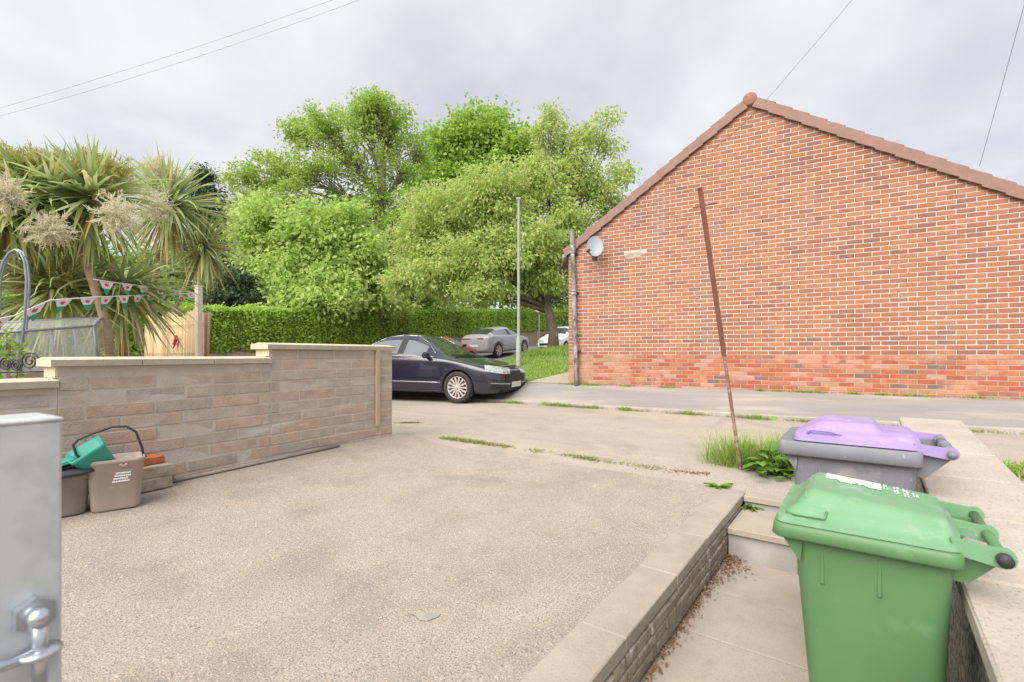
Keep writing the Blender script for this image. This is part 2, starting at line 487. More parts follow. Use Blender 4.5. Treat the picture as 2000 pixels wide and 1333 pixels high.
# pavement in front of the brick gable, with its kerb
def f_back(x):
    return 9.578, np.interp(x, [-24, -12, -7, -5.5, -4.3, 9], [.58, .62, .77, .868, .868, .862])
rows = []
for i in range(9):
    t = i / 8; row = []
    for j in range(60):
        x = lerp(-10.4, 9, j / 59)
        y0, z0 = f_kerb(x); y1, z1 = f_back(x)
        k = np.interp(x, [-9, -6.5, -5.4, 9], [.01, .02, .055, .06])
        row.append((x, lerp(y0 + .115, y1, t), lerp(z0 + k, z1, t)))
    rows.append(row)
pav = sheet('pavement', M['tarmac'], rows)
kb = MB()
xs = np.linspace(-10.4, 9, 40)
ring = []
for x in xs:
    y0, z0 = f_kerb(x); k = np.interp(x, [-9, -6.5, -5.4, 9], [.012, .022, .058, .063])
    ring.append([(x, y0, z0 - .1), (x, y0 + .012, z0 + k - .012), (x, y0 + .03, z0 + k), (x, y0 + .12, z0 + k), (x, y0 + .12, z0 - .1)])
kb.loft(ring, smooth=False)
tag(kb.build('kerb', M['kerb']), kind='structure')

# neighbouring forecourt right of the low wall, garden left of the block wall
sheet('forecourt', M['lane'], [[PF(-7.5, 1.3, .50), (12, -3, .55)], [PF(-3.5, 1.3, .50), (12, 1, .55)], [PF(.44, 1.3, .515), (12, 5.02, .63)]])
sheet('garden_soil', M['earth'], [[(-16, -3, .52), (WX - .1, -3, .52)], [(-16, 4.5, .52), (WX - .1, 4.5, .52)]])

# land behind: main road uphill, footpath by the house, grassy bank
def road_z(y): return EYE + np.interp(y, [4, 8, 12, 18, 23.5, 34, 60, 140], [-1.05, -.95, -.84, -.62, -.05, .75, 3.0, 8])
def path_z(y): return EYE + np.interp(y, [9.6, 12.8, 17, 30, 60, 140], [-.64, -.42, -.10, .6, 3.0, 8])
def bank_z(x, y):
    t = np.clip((x + 10.4) / (-5.35 + 10.4), 0, 1)
    z = road_z(y) + .10 + (path_z(y) - road_z(y) - .10) * t
    z += .50 * np.exp(-((x + 8.2) ** 2 + (y - 16.8) ** 2) / (2 * 2.0 ** 2))
    k = np.clip((y - 9.5) / 2.2, 0, 1); k = k * k * (3 - 2 * k)
    z = (f_back(x)[1] + .012) * (1 - k) + z * k
    return float(z)
ys = list(np.linspace(8.2, 60, 90))
sheet('main_road', M['road'], [[(x, y, float(road_z(y))) for x in (-18.2, -14, -10.55)] for y in list(np.linspace(-30, 8.2, 20)) + ys])
sheet('bank_lawn_ground', mk('lawn_soil', (.12, .17, .045), (.17, .21, .07), scale=3, rough=1), [[(x, y, bank_z(x, y)) for x in np.linspace(-10.4, -5.35, 22)] for y in np.linspace(9.57, 45, 90)])
b = MB()
ring = [[(-10.57, y, road_z(y) - .1), (-10.55, y, road_z(y) + .11), (-10.40, y, road_z(y) + .11), (-10.39, y, road_z(y) - .1)] for y in np.linspace(9.6, 60, 60)]
b.loft(ring, smooth=False)
tag(b.build('roadside_kerb', M['kerb']), kind='structure')
sheet('side_path', M['slab'], [[(x, y, float(path_z(y)) + .014) for x in (-5.36, -4.2)] for y in np.linspace(9.57, 45, 50)])
# earth bank under the hedge
HX = -18.6
def hedge_base(y): return EYE + float(np.interp(y, [-20, 0, 9.8, 17.2, 26.8, 34.2, 60], [-.2, .05, .26, .74, 1.5, 2.1, 4.2]))
rows = []
for y in np.linspace(-28, 60, 110):
    rz_ = float(road_z(y)); hb = hedge_base(y)
    rows.append([(-18.15, y, rz_ - .02), (-18.3, y, lerp(rz_, hb, .35) + .06 * math.sin(y * 1.7)), (-18.55, y, lerp(rz_, hb, .75) + .05 * math.sin(y * 2.9)), (-18.9, y, hb), (-22, y, hb + .2), (-70, y, hb + 1.5)])
sheet('hedge_bank', M['earth'], rows)

# ================================================================== BRICK HOUSE
GY = 9.56
GX0, GX1, GR = -4.30, 2.77, -.765
Z_G = zz(.64)
Z_EAVE = EYE + 2.20
Z_RIDGE = EYE + 4.50
house = empty('brick_house', (GR, GY + 4, Z_G), label='red brick house end with a steep tiled gable beyond the lane', cat='house')
def roof_line(x):
    return Z_RIDGE - abs(x - GR) * (Z_RIDGE - Z_EAVE) / (GX1 - GR)
b = MB()
# wall core: mortar face 8 mm behind the brick faces
poly = [(GX0 + .006, Z_G - .3), (GX1 - .006, Z_G - .3), (GX1 - .006, Z_EAVE), (GR, Z_RIDGE), (GX0 + .006, Z_EAVE)]
zsplit = EYE - .005
vs = []; fs = []
def gable_prism(bb, pl, y0, y1, m):
    n = len(pl)
    vv = [(x, y0, z) for x, z in pl] + [(x, y1, z) for x, z in pl]
    ff = [tuple(range(n)), tuple(range(2 * n - 1, n - 1, -1))] + [(k, n + k, n + (k + 1) % n, (k + 1) % n) for k in range(n)]
    bb.add(vv, ff, m)
gable_prism(b, [(GX0 + .006, zsplit), (GX1 - .006, zsplit), (GX1 - .006, Z_EAVE), (GR, Z_RIDGE), (GX0 + .006, Z_EAVE)], GY + .005, GY + 9, 0)
gable_prism(b, [(GX0 + .006, Z_G - .3), (GX1 - .006, Z_G - .3), (GX1 - .006, zsplit), (GX0 + .006, zsplit)], GY + .004, GY + 9, 1)
wall = b.build('gable_wall', [M['mortar'], M['mortar_b']], house, world=True)
rng = random.Random(11)
BL, BH, BP, BC, BD = .211, .0615, .225, .075, .05
brick_list = []
def pick_u(x, z):
    q = rng.random()
    if q < .56: return rng.choice([0, 1, 2, 5])
    if q < .78: return rng.choice([3, 7])
    if q < .92: return 4
    return 6
# a few darker weathered zones as in the photo: near the verge and the right end
def weather(x, z):
    d_verge = roof_line(x) - z
    p = 0
    if d_verge < .9: p += .28 * (1 - d_verge / .9)
    if x > 1.6: p += .28 * (x - 1.6) / 1.2
    return rng.random() < p
row = 0
z0 = zsplit
rows_u = int((Z_RIDGE - z0) / BC) + 1
def add_bricks(zb, row, lower):
    offs = (row % 2) * .5 * BP + (rng.random() - .5) * .008
    x = GX0 - offs
    zc = zb + BC / 2
    while x < GX1:
        a0, a1 = max(x + .007, GX0), min(x + BP - .007, GX1)
        if not lower:
            lim = (Z_RIDGE - .01 - (zb + BC * .6)) / ((Z_RIDGE - Z_EAVE) / (GX1 - GR))
            a0, a1 = max(a0, GR - lim), min(a1, GR + lim)
        if a1 - a0 > .035:
            if lower:
                t = rng.choice([0, 1, 1, 2, 2, 3, 4, 0, 7, 1]) if rng.random() < .95 else 5
                if a0 < -3.0 and rng.random() < .75 * min(1, (-2.6 - a0) / 1.2): t = 6
                if zc < Z_G + .16 and rng.random() < .3: t = rng.choice([6, 4])
            else:
                t = pick_u(x, zc)
                if weather((a0 + a1) / 2, zc): t = rng.choice([4, 6, 3])
            brick_list.append([(a0 + a1) / 2, zc, a1 - a0, t, lower, BH if not lower else .064])
        x += BP
k = 0
while True:
    zb = z0 + k * BC
    if zb > Z_RIDGE: break
    add_bricks(zb, k, False); k += 1
for k in range(1, 12):
    zb = z0 - k * BC
    if zb < Z_G - .09: break
    add_bricks(zb, k, True)
# patch of grey repair mortar where two bricks are rendered over
def in_patch(x, z):
    return -3.05 < x < -2.72 and EYE + 1.93 < z < EYE + 2.06
brick_list = [q for q in brick_list if not in_patch(q[0], q[1])]
def img_size(q):
    pos = Vector((q[0], GY, q[1])); d = pos.dot(FW)
    inside = 1000 + F * (pos.dot(RT)) / d < 1995
    return (F / d * F / d) * q[2] if inside and q[2] > .2 else 0
order = sorted(range(len(brick_list)), key=lambda i: -img_size(brick_list[i]))
single = set(order[:300])
vari = {}
def brick_mesh(t, lower, seed):
    key = (t, lower, seed)
    if key not in vari:
        bb = MB(); r_ = random.Random(seed * 17 + t)
        bb.box((0, BD / 2, 0), (BL, BD, .064 if lower else BH), ch=.004)
        bb.v = [(x + r_.uniform(-.0012, .0012), y + (r_.uniform(-.0012, .0012)), z + r_.uniform(-.0012, .0012)) for x, y, z in bb.v]
        vari[key] = bb.mesh('brick', (M['brick_l'] if lower else M['brick'])[t])
    return vari[key]
WL = Vector(house.location)
stuff = MB(); sm_tones = M['brick'] + M['brick_l']
for i, q in enumerate(brick_list):
    x, z, ln, t, lower, hh = q
    dy = rng.uniform(-.002, .002)
    if i in single:
        link('brick', brick_mesh(t, lower, rng.randrange(3)), wall, Vector((x, GY + dy, z)) - WL)
    else:
        a, c, y0 = ln / 2, hh / 2, GY + dy
        g = .004
        vs = [(x - a, y0 + g, z - c), (x + a, y0 + g, z - c), (x + a, y0 + g, z + c), (x - a, y0 + g, z + c),
              (x - a + g, y0, z - c + g), (x + a - g, y0, z - c + g), (x + a - g, y0, z + c - g), (x - a + g, y0, z + c - g),
              (x - a, y0 + BD, z - c), (x + a, y0 + BD, z - c), (x + a, y0 + BD, z + c), (x - a, y0 + BD, z + c)]
        fs = [(4, 5, 6, 7), (0, 1, 5, 4), (1, 2, 6, 5), (2, 3, 7, 6), (3, 0, 4, 7), (8, 9, 1, 0), (9, 10, 2, 1), (10, 11, 3, 2), (11, 8, 0, 3)]
        stuff.add(vs, fs, t + (len(M['brick']) if lower else 0))
o = stuff.build('brickwork', sm_tones, wall, world=True, recalc=False)
o['kind'] = 'stuff'
b = MB(); b.box((-2.885, GY + .02, EYE + 1.995), (.325, .05, .135), ch=.012)
b.build('mortar_patch', M['greyblock'], wall, world=True)
# left side wall return courses are part of the core; a corner pier strip of bricks on the return
# roof: two slopes, verge tiles stepping along each
SL = math.atan2(Z_RIDGE - Z_EAVE, GX1 - GR)
roof = empty('roof', Vector((GR, GY + 4, Z_RIDGE)) - WL)
roof.parent = house
RL = WL + Vector(roof.location)
b = MB()
th = .05
for s in (-1, 1):
    ex = GR + s * (GX1 - GR + .07)
    ez = Z_RIDGE - (GX1 - GR + .07) * math.tan(SL)
    nx, nz = s * math.sin(SL), math.cos(SL)
    a = [(GR, Z_RIDGE + .035), (ex, ez + .035), (ex + nx * th, ez + .035 + nz * th), (GR, Z_RIDGE + .035 + th / math.cos(SL))]
    gable_prism(b, a, GY + .06, GY + 9.2, 0)
b.v = [tuple(v) for v in b.v]
o = b.build('roof_slope', M['tile'], None); o.parent = roof
o.data.transform(Matrix.Translation(-RL))
# undercloak strip
b = MB()
for s in (-1, 1):
    ex = GR + s * (GX1 - GR + .06); ez = Z_RIDGE - (GX1 - GR + .06) * math.tan(SL)
    gable_prism(b, [(GR, Z_RIDGE + .006), (ex, ez + .006), (ex, ez + .034), (GR, Z_RIDGE + .034)], GY - .035, GY + .06, 0)
o = b.build('undercloak', M['grime'], None); o.parent = roof; o.data.transform(Matrix.Translation(-RL))
gauge = .298
bb = MB()
# verge tile: slab with a folded-down verge lip, local x runs down the slope
bb.box((.18, .11, .030), (.335, .26, .022), ch=.005)
bb.box((.18, -.030, -.052), (.335, .022, .165), ch=.005)
vt = bb.mesh('verge_tile', M['tile'])
nt_ = int((GX1 - GR - .12) / math.cos(SL) / gauge) + 1
for s in (-1, 1):
    for i in range(nt_):
        along = .10 + i * gauge
        x = GR + s * along * math.cos(SL); z = Z_RIDGE + .075 - along * math.sin(SL)
        tilt = SL - R(4.0)
        o = link('verge_tile', vt, roof, Vector((x, GY - .02, z)) - RL)
        if s > 0: o.rotation_euler = (0, tilt, 0)
        else:
            o.rotation_euler = (0, math.pi - tilt, 0)
            o.scale = (1, 1, -1)
# ridge tile with its round end
b = MB()
Mx = Matrix.Translation((GR, GY - .06, Z_RIDGE + .045)) @ Matrix.Rotation(R(-90), 4, 'X')
b.lathe([(0.0, -.012), (.085, -.008), (.115, .0), (.118, .35)], 28, Mx)
o = b.build('ridge_end', M['ridge'], None); o.parent = roof; o.data.transform(Matrix.Translation(-RL))
b = MB()
Mx = Matrix.Translation((GR, GY + .3, Z_RIDGE + .04)) @ Matrix.Rotation(R(-90), 4, 'X')
b.lathe([(.118, 0), (.118, 8.8)], 20, Mx)
o = b.build('ridge_tiles', M['ridge'], None); o.parent = roof; o.data.transform(Matrix.Translation(-RL))
# gutter end on the left eave
b = MB()
b.box((GX0 - .09, GY + 4.5, Z_EAVE - .06), (.12, 9.05, .1), ch=.02)
b.build('gutter', M['pipe'], house, world=True)
# tall weathered soil pipe on the corner
b = MB()
pt, pb_ = atY(1117.5, 449, GY - .10), atY(1126, 752, GY - .10)
pt = Vector((pt.x, GY - .10, pt.z)); pb_ = Vector((pb_.x, GY - .10, Z_G - .02))
ptop = pt + (pt - pb_).normalized() * .0
b.tube([pb_.lerp(pt, t) for t in np.linspace(0, 1, 9)], .047, 14)
for t in (.595,):
    c = pb_.lerp(pt, t); b.lathe([(.047, -.06), (.062, -.05), (.062, -.01), (.053, -.005), (.053, .01), (.062, .015), (.062, .05), (.047, .06)], 16, Matrix.Translation(c))
b.lathe([(.05, 0), (.062, .02), (.062, .1), (.05, .12)], 14, Matrix.Translation(pb_.lerp(pt, .845)))
b.build('soil_pipe', M['pipe'], house, world=True)
for t in (.22, .595, .845):
    c = pb_.lerp(pt, t); b = MB(); b.box((c.x, GY - .03, c.z), (.16, .06, .03)); b.build('pipe_bracket', M['dark'], house, world=True)

# satellite dish on the gable
dc = atY(1162, 483, GY - .30); dc = Vector((dc.x, GY - .30, dc.z))
dish = empty('satellite_dish', (dc.x - .1, GY, dc.z - .1), label='small grey satellite dish under the left eave of the brick gable', cat='satellite dish')
aim = (Vector((.48, -1.0, .28))).normalized()
Mx = Matrix.Translation(dc) @ aim.to_track_quat('Z', 'Y').to_matrix().to_4x4() @ Matrix.Diagonal((.74, 1.0, .9, 1))
b = MB()
prof = [(r_, .20 * (r_ ** 2) / .23) for r_ in np.linspace(0, .215, 9)]
b.lathe(prof + [(.222, prof[-1][1] + .004), (.222, prof[-1][1] - .008)] + [(r_, h_ - .008) for r_, h_ in prof[::-1]], 36, Mx)
b.build('reflector', M['dish'], dish, world=True)
b = MB(); b.tube([dc - aim * .01, dc - aim * .08 + Vector((-.05, .03, -.06)), Vector((dc.x - .12, GY - .02, dc.z - .12))], .018, 8)
b.box((dc.x - .12, GY - .012, dc.z - .12), (.10, .024, .16)); b.build('wall_bracket', M['dark'], dish, world=True)
b = MB(); tip = dc + aim * .20 + Vector((-.16, -.05, -.17)); b.tube([dc + Vector((-.03, 0, -.2)), tip], .011, 8); b.build('feed_arm', M['dark'], dish, world=True)
b = MB(); b.tube([tip, tip + (dc - tip).normalized() * .075], [.026, .03], 10); b.build('receiver', M['dark'], dish, world=True)

# ================================================================== LEFT BLOCK WALL
WY1 = 4.60
lw = empty('block_wall', (WX - .1, 2.0, Z_DL), label='stepped wall of pale concrete blocks with cream coping beside the driveway', cat='wall')
segs = [(-1.6, atX(113, 700, WX).y, EYE - .235), (atX(113, 700, WX).y, atX(528, 700, WX).y, EYE - .085), (atX(528, 700, WX).y, WY1, EYE + .055)]
b = MB()
for (y0, y1, zt) in segs:
    b.box((WX - .115, (y0 + y1) / 2, (zt - .003 + Z_DL - .3) / 2), (.222, y1 - y0 - .002, zt - .003 - Z_DL + .3))
b.build('mortar_core', M['mortar_l'], lw, world=True)
rng = random.Random(5)
CH = .1085
top0 = EYE + .055
row = 0
bm_cache = {}
def block_mesh(ln, hh, dd, t, sd, mats, name='block', ch=.007, jit=.003):
    key = (round(ln, 2), round(hh, 3), dd, t, sd, name)
    if key not in bm_cache:
        bb = MB(); r_ = random.Random(repr(key))
        bb.box((0, 0, 0), (dd, ln, hh), ch=ch)
        bb.v = [(x + r_.uniform(-jit, jit), y + r_.uniform(-jit, jit), z + r_.uniform(-jit, jit)) for x, y, z in bb.v]
        bm_cache[key] = bb.mesh(name, mats[t])
    return bm_cache[key]
LWL = Vector(lw.location)
z = top0
while z > Z_DL - .08:
    y = WY1 - (.225 if row % 2 else 0) + rng.uniform(-.02, .02) - (0 if row % 2 else 0)
    spans = [(WY1 - .225, WY1)] if row % 2 else []
    yy = WY1 - .225 if row % 2 else WY1
    while yy > -1.4:
        l = .45 + rng.uniform(-.012, .012)
        spans.append((yy - l, yy)); yy -= l
    for (a, c) in spans:
        mid = (a + c) / 2
        for (y0, y1, zt) in segs:
            aa, cc = max(a, y0), min(c, y1)
            if cc - aa < .06 or z > zt + .012: continue
            ln = cc - aa - .009
            hh = CH - .008
            zc = z - CH / 2
            if zc < Z_DL - .07: continue
            t = rng.randrange(len(BLK))
            link('block', block_mesh(ln, hh, .06, t, rng.randrange(3), M['blocks']), lw, Vector((WX - .030 + rng.uniform(-.004, .004), (aa + cc) / 2, zc)) - LWL)
    z -= CH; row += 1
# end face blocks
# coping stones: low pyramid section, cream on top
def coping(y0, y1, zt, n):
    ly = (y1 - y0) / n
    for i in range(n):
        a, c = y0 + i * ly + .003, y0 + (i + 1) * ly - .003
        xo, xi, xm = WX + .035, WX - .265, WX - .115
        ring = lambda yq: [(xo, yq, zt), (xo, yq, zt + .048), (xm + .02, yq, zt + .068), (xm - .02, yq, zt + .068), (xi, yq, zt + .048), (xi, yq, zt)]
        bb = MB()
        r1, r2 = ring(a), ring(c)
        bb.add(r1 + r2, [(0, 1, 7, 6)], 1)
        bb.add(r1 + r2, [(1, 2, 8, 7), (2, 3, 9, 8), (3, 4, 10, 9), (4, 5, 11, 10), (5, 0, 6, 11), (5, 4, 3, 2, 1, 0), (6, 7, 8, 9, 10, 11)], 0)
        bb.build('coping_stone', [M['cop_cream'], M['cop_face']], lw, world=True)
coping(segs[0][0], segs[0][1] - .001, segs[0][2], 3)
coping(segs[1][0] - .05, segs[1][1] - .001, segs[1][2], 3)
coping(segs[2][0] - .05, segs[2][1] + .03, segs[2][2], 2)
# cream rendered step faces
b = MB()
for i in (1, 2):
    y0 = segs[i][0]
    b.box((WX - .115, y0 - .006, (segs[i][2] + segs[i - 1][2] + .066) / 2), (.225, .016, segs[i][2] - segs[i - 1][2] - .07))
b.build('step_render', M['cop_cream'], lw, world=True)
# timber batten
bt, bb_ = atX(737.5, 684, WX + .02), atX(737, 832, WX + .02)
b = MB(); b.box((WX + .022, bt.y, (bt.z + bb_.z) / 2), (.034, .055, bt.z - bb_.z), ch=.004)
tag(b.build('timber_batten', M['wood'], loc=(WX + .022, bt.y, bb_.z)), 'upright bare timber batten fixed near the end of the block wall', 'batten')
a, c = atX(332, 934, WX + .1), atX(662, 873, WX + .06)
b = MB(); b.tube([(WX + .12, a.y, drive_z(WX + .12, a.y) + .018), (WX + .085, (a.y + c.y) / 2, drive_z(WX + .1, (a.y + c.y) / 2) + .016), (WX + .06, c.y, drive_z(WX + .06, c.y) + .018)], .016, 8)
tag(b.build('ground_pipe', M['pipe_pl']), 'thin grey pipe lying on the driveway along the block wall', 'pipe')

# ================================================================== EDGING, PATH, STEPS, RIGHT WALL
rw = empty('retaining_wall', PF(-2, 0, Z_PATH), label='low stained block retaining wall between the driveway and the sunken path', cat='wall')
rng = random.Random(3)
rwl = Vector(rw.location)
b = MB()
for i in range(12):
    a0, a1 = -6.6 + i * .55, -6.6 + (i + 1) * .55
    zt = edge_z((a0 + a1) / 2) - .075
    c = PF((a0 + a1) / 2, -.11, (zt + Z_PATH - .2) / 2)
    b.box(c, (.2, .549, zt - Z_PATH + .2), rz=PRZ)
b.build('mortar_core', M['retblock'], rw, world=True)
a = .43
ln_list = [.43, .62, .50, .66, .72, .68, .70, .75, .7, .7, .6]
for ln in ln_list:
    a0 = a - ln
    zt = edge_z((a + a0) / 2)
    bb = MB(); bb.box((0, 0, 0), (.225, ln - .004, .07), ch=.006)
    bb.v = [(x + rng.uniform(-.003, .003), y + rng.uniform(-.003, .003), z + rng.uniform(-.002, .002)) for x, y, z in bb.v]
    o = link('edging_slab', bb.mesh('edging_slab', M['edging']), rw, PF((a + a0) / 2, -.112, zt - .035) - rwl, (R(0), 0, PRZ))
    o.rotation_euler = (math.atan(.014), 0, PRZ)
    a = a0
for row in range(3):
    a = -.0 - (.22 if row % 2 else .02)
    while a > -6.2:
        l = .44 + rng.uniform(-.02, .02)
        zt = edge_z(a - l / 2) - .078
        hrow = (zt - Z_PATH) / 3
        zc = Z_PATH + hrow * (row + .5)
        o = link('block', block_mesh(l - .012, round(hrow - .008, 3), .05, 0, rng.randrange(6), [M['retblock']], 'retaining_block'), rw, PF(a - l / 2, -.018 + rng.uniform(-.005, .003), zc) - rwl, (0, 0, PRZ))
        o.name = 'block'
        a -= l

path = sheet('path', M['edging'], [[PF(-7, -.05, Z_PATH - .03), PF(-7, 1.1, Z_PATH - .03)], [PF(-.5, -.05, Z_PATH - .03), PF(-.5, 1.1, Z_PATH - .03)]])
for i in range(11):
    a1 = -.64 - i * .575; a0 = a1 - .575
    for (b0, b1) in ((.012, .70), (.70, 1.072)):
        bb = MB(); bb.box((0, 0, 0), (b1 - b0 - .006, .569, .05), ch=.004)
        o = link('slab', bb.mesh('slab', M['slab']), path, PF((a0 + a1) / 2, (b0 + b1) / 2, Z_PATH - .025 + rng.uniform(-.003, .002)), (rng.uniform(-.004, .004), rng.uniform(-.004, .004), PRZ + rng.uniform(-.004, .004)))
st = empty('garden_steps', PF(-.3, .5, Z_PATH), label='two shallow concrete slab steps up from the path to the lane', cat='steps')
stl = Vector(st.location)
def pbox(name, mat, a0, a1, b0, b1, z0, z1, parent, ch=.006):
    bb = MB(); bb.box((0, 0, 0), (b1 - b0, a1 - a0, z1 - z0), ch=ch)
    return link(name, bb.mesh(name, mat), parent, PF((a0 + a1) / 2, (b0 + b1) / 2, (z0 + z1) / 2) - Vector(parent.location), (0, 0, PRZ))
pbox('tread', M['slab'], -.62, .0, .012, .60, .15, .20, st)
pbox('tread', M['slab'], -.62, .0, .606, 1.07, .15, .20, st)
M['riser'] = mk('riser_block', (.47, .44, .41), (.38, .35, .32), scale=4, lo=.4, hi=.65, rough=.95, bump=.3, c3=(.22, .17, .13), s3=5, lo3=.6, hi3=.75)
pbox('riser', M['riser'], -.59, -.40, .012, .47, -.05, .147, st)
pbox('riser', M['riser'], -.59, -.40, .476, 1.07, -.05, .147, st)
pbox('riser', M['riser'], .03, .2, .012, 1.07, .10, .237, st)
pbox('tread', M['slab'], .0, .42, .008, .56, .24, .292, st)
pbox('tread', M['slab'], .0, .42, .566, 1.07, .24, .292, st)

rwall = empty('low_boundary_wall', PF(-1, 1.25, Z_PATH), label='low pebbledashed wall with wide pale coping slabs right of the bins', cat='wall')
rl = Vector(rwall.location)
def cop_z(a): return EYE - .50 + (-.05) * (.49 - a)       # falls towards the camera
b = MB()
for i in range(14):
    a0 = .44 - (i + 1) * .5; a1 = .44 - i * .5
    zt = cop_z((a0 + a1) / 2) - .062
    b.box(PF((a0 + a1) / 2, 1.25, (zt + Z_PATH - .2) / 2), (.27, .4995, zt - Z_PATH + .2), rz=PRZ)
b.build('rendered_body', M['render'], rwall, world=True)
a = .47
for ln in [.62, .60, .60, .61, .6, .6, .6, .6, .6, .6]:
    a0 = a - ln
    bb = MB(); bb.box((0, 0, 0), (.37, ln - .009, .055), ch=.007)
    bb.v = [(x + rng.uniform(-.002, .002), y + rng.uniform(-.002, .002), z + rng.uniform(-.002, .002)) for x, y, z in bb.v]
    link('coping_slab', bb.mesh('coping_slab', M['coping']), rwall, PF((a + a0) / 2, 1.255, cop_z((a + a0) / 2) - .0275) - rl, (math.atan(.05), rng.uniform(-.006, .006), PRZ + rng.uniform(-.008, .008)))
    a = a0
# ================================================================== VEGETATION
def unit(v): return v / np.maximum(np.linalg.norm(v, axis=-1, keepdims=True), 1e-9)
def leaf_quads(cen, rs, size, width, up=.5, droop=.2, dirs=None):
    """one folded rhombus of 4 points per centre; returns (N*4,3)"""
    n = len(cen)
    nrm = unit(rs.normal(size=(n, 3)) * (1 - up) + np.array([0, 0, 1.0]) * up * 1.2)
    d = rs.normal(size=(n, 3)) if dirs is None else dirs + rs.normal(size=(n, 3)) * .5
    d[:, 2] -= droop * 1.5
    d = unit(d - nrm * np.sum(d * nrm, axis=1, keepdims=True))
    s = np.cross(nrm, d)
    L = (size * rs.uniform(.65, 1.3, n))[:, None]
    W = L * width
    v = np.empty((n, 4, 3))
    v[:, 0] = cen - d * L * .5
    v[:, 1] = cen + s * W * .5 - nrm * L * .06
    v[:, 2] = cen + d * L * .5 - np.array([0, 0, 1.0]) * L * droop * .4
    v[:, 3] = cen - s * W * .5 - nrm * L * .06
    return v.reshape(-1, 3)
def in_ellipsoid(rs, n, c, r, shell=.55):
    u = unit(rs.normal(size=(n, 3)))
    rad = rs.uniform(0, 1, n) ** shell
    return c + u * rad[:, None] * r
def make_tree(name, label, cat, base, lobes, trunk_r, fork, leaf, mat_leaf, mat_bark, seed, n_leaf=40, clump=.45, width=.5,
              up=.35, droop=.25, twigs=.5, lean=None, limb_r=.35, group=None, shell=.5, trunk_pts=None, depth_squash=.8, twig_r=.012):
    """lobes: (px, py, depth, rx_px, ry_px, n_clumps)"""
    rs = np.random.RandomState(seed)
    base = Vector(base)
    root = empty(name, base, label=label, cat=cat, group=group)
    tb = MB()
    fork = Vector(fork)
    pts = [base - Vector((0, 0, .2))] + ([Vector(p) for p in trunk_pts] if trunk_pts else [base.lerp(fork, .35), base.lerp(fork, .7)]) + [fork]
    rad = [trunk_r * 1.25] + [trunk_r * (1 - .28 * i / len(pts)) for i in range(1, len(pts) - 1)] + [trunk_r * .72]
    tb.tube(pts, rad, 10)
    allv = []
    for (px, py, d, rx, ry, nc) in lobes:
        c = np.array(P(px, py, d)); s = d / F
        r = np.array([rx * s, rx * s * depth_squash, ry * s])
        cl = in_ellipsoid(rs, nc, c, r, shell)
        # limb to the lobe
        cv = Vector(c) - Vector((0, 0, r[2] * .35))
        # start lower on the trunk for low lobes
        t_ = float(np.clip((cv.z - base.z) / max(.1, fork.z - base.z) * .62, .45, 1)) * rs.uniform(.85, 1.0)
        k_ = 1 + t_ * (len(pts) - 2.001); start = pts[int(k_)].lerp(pts[int(k_) + 1], k_ - int(k_)) if t_ < 1 else fork
        side = Vector(rs.normal(size=3) * .09 * (cv - start).length)
        mid = start.lerp(cv, .5) + Vector((side.x, side.y, (cv - start).length * .10))
        lr = trunk_r * limb_r * min(1, .5 + nc / 120)
        bz_ = lambda t: start * (1 - t) ** 2 + mid * (2 * t * (1 - t)) + cv * t * t
        limb = [bz_(t) for t in (0, .25, .5, .75, 1)]
        tb.tube(limb, [lr, lr * .85, lr * .65, lr * .45, lr * .25], 6)
        for q in cl[rs.rand(nc) < twigs]:
            t = rs.uniform(.35, 1); k = int(t * 3.99); a = limb[k].lerp(limb[min(k + 1, 4)], t * 4 - k)
            qv = Vector(q); m_ = a.lerp(qv, .55) + Vector(rs.normal(size=3) * .06 * (qv - a).length) + Vector((0, 0, .05 * (qv - a).length))
            tb.tube([a, m_, qv], [twig_r * 1.8, twig_r * 1.2, twig_r * .6], 4, cap=False)
        cen = np.repeat(cl, n_leaf, axis=0)
        off = rs.normal(size=cen.shape) * clump * np.array([.6, .6, .42])
        outd = unit(off + (cen - c) * .3)
        allv.append(leaf_quads(cen + off, rs, leaf, width, up, droop, outd))
    o = tb.build('trunk', mat_bark, root, world=True, recalc=False)
    V = np.concatenate(allv) - np.array(base)
    link('crown', np_mesh('crown', V, 4, mat_leaf), root)
    return root
bark = mk('bark', (.20, .15, .115), (.12, .095, .075), scale=9, lo=.35, hi=.65, rough=.95, bump=.8, bscale=25, stretch=(3, 3, .8), c3=(.29, .255, .2), s3=5, lo3=.56, hi3=.68)
bark_g = mk('bark_grey', (.27, .25, .21), (.18, .165, .14), scale=6, rough=.95, bump=.5, bscale=30)
lm_ash = leafmat('ash_leaf', [(.30,.43,.075),(.42,.56,.12),(.52,.65,.18),(.35,.50,.09)], .55)
lm_pale = leafmat('pale_leaf', [(.42,.57,.13),(.53,.68,.20),(.61,.74,.27),(.36,.52,.11)], .55)
lm_maple = leafmat('bright_leaf', [(.28,.44,.06),(.38,.56,.10),(.47,.63,.14),(.32,.49,.075)], .55)
lm_cherry = leafmat('cherry_leaf', [(.38,.53,.13),(.49,.64,.18),(.58,.70,.25),(.61,.62,.25),(.42,.57,.14)], .55)
lm_dark = leafmat('dark_leaf', [(0.053, 0.098, 0.045), (0.083, 0.135, 0.06), (0.112, 0.173, 0.075), (0.068, 0.12, 0.053)], .2)
lm_mid = leafmat('mid_leaf', [(.21,.33,.07),(.29,.43,.11),(.36,.50,.14),(.18,.29,.06)], .45)
lm_hedge = leafmat('hedge_leaf', [(.34,.54,.07),(.49,.68,.12),(.60,.75,.19),(.28,.47,.06)], .5)

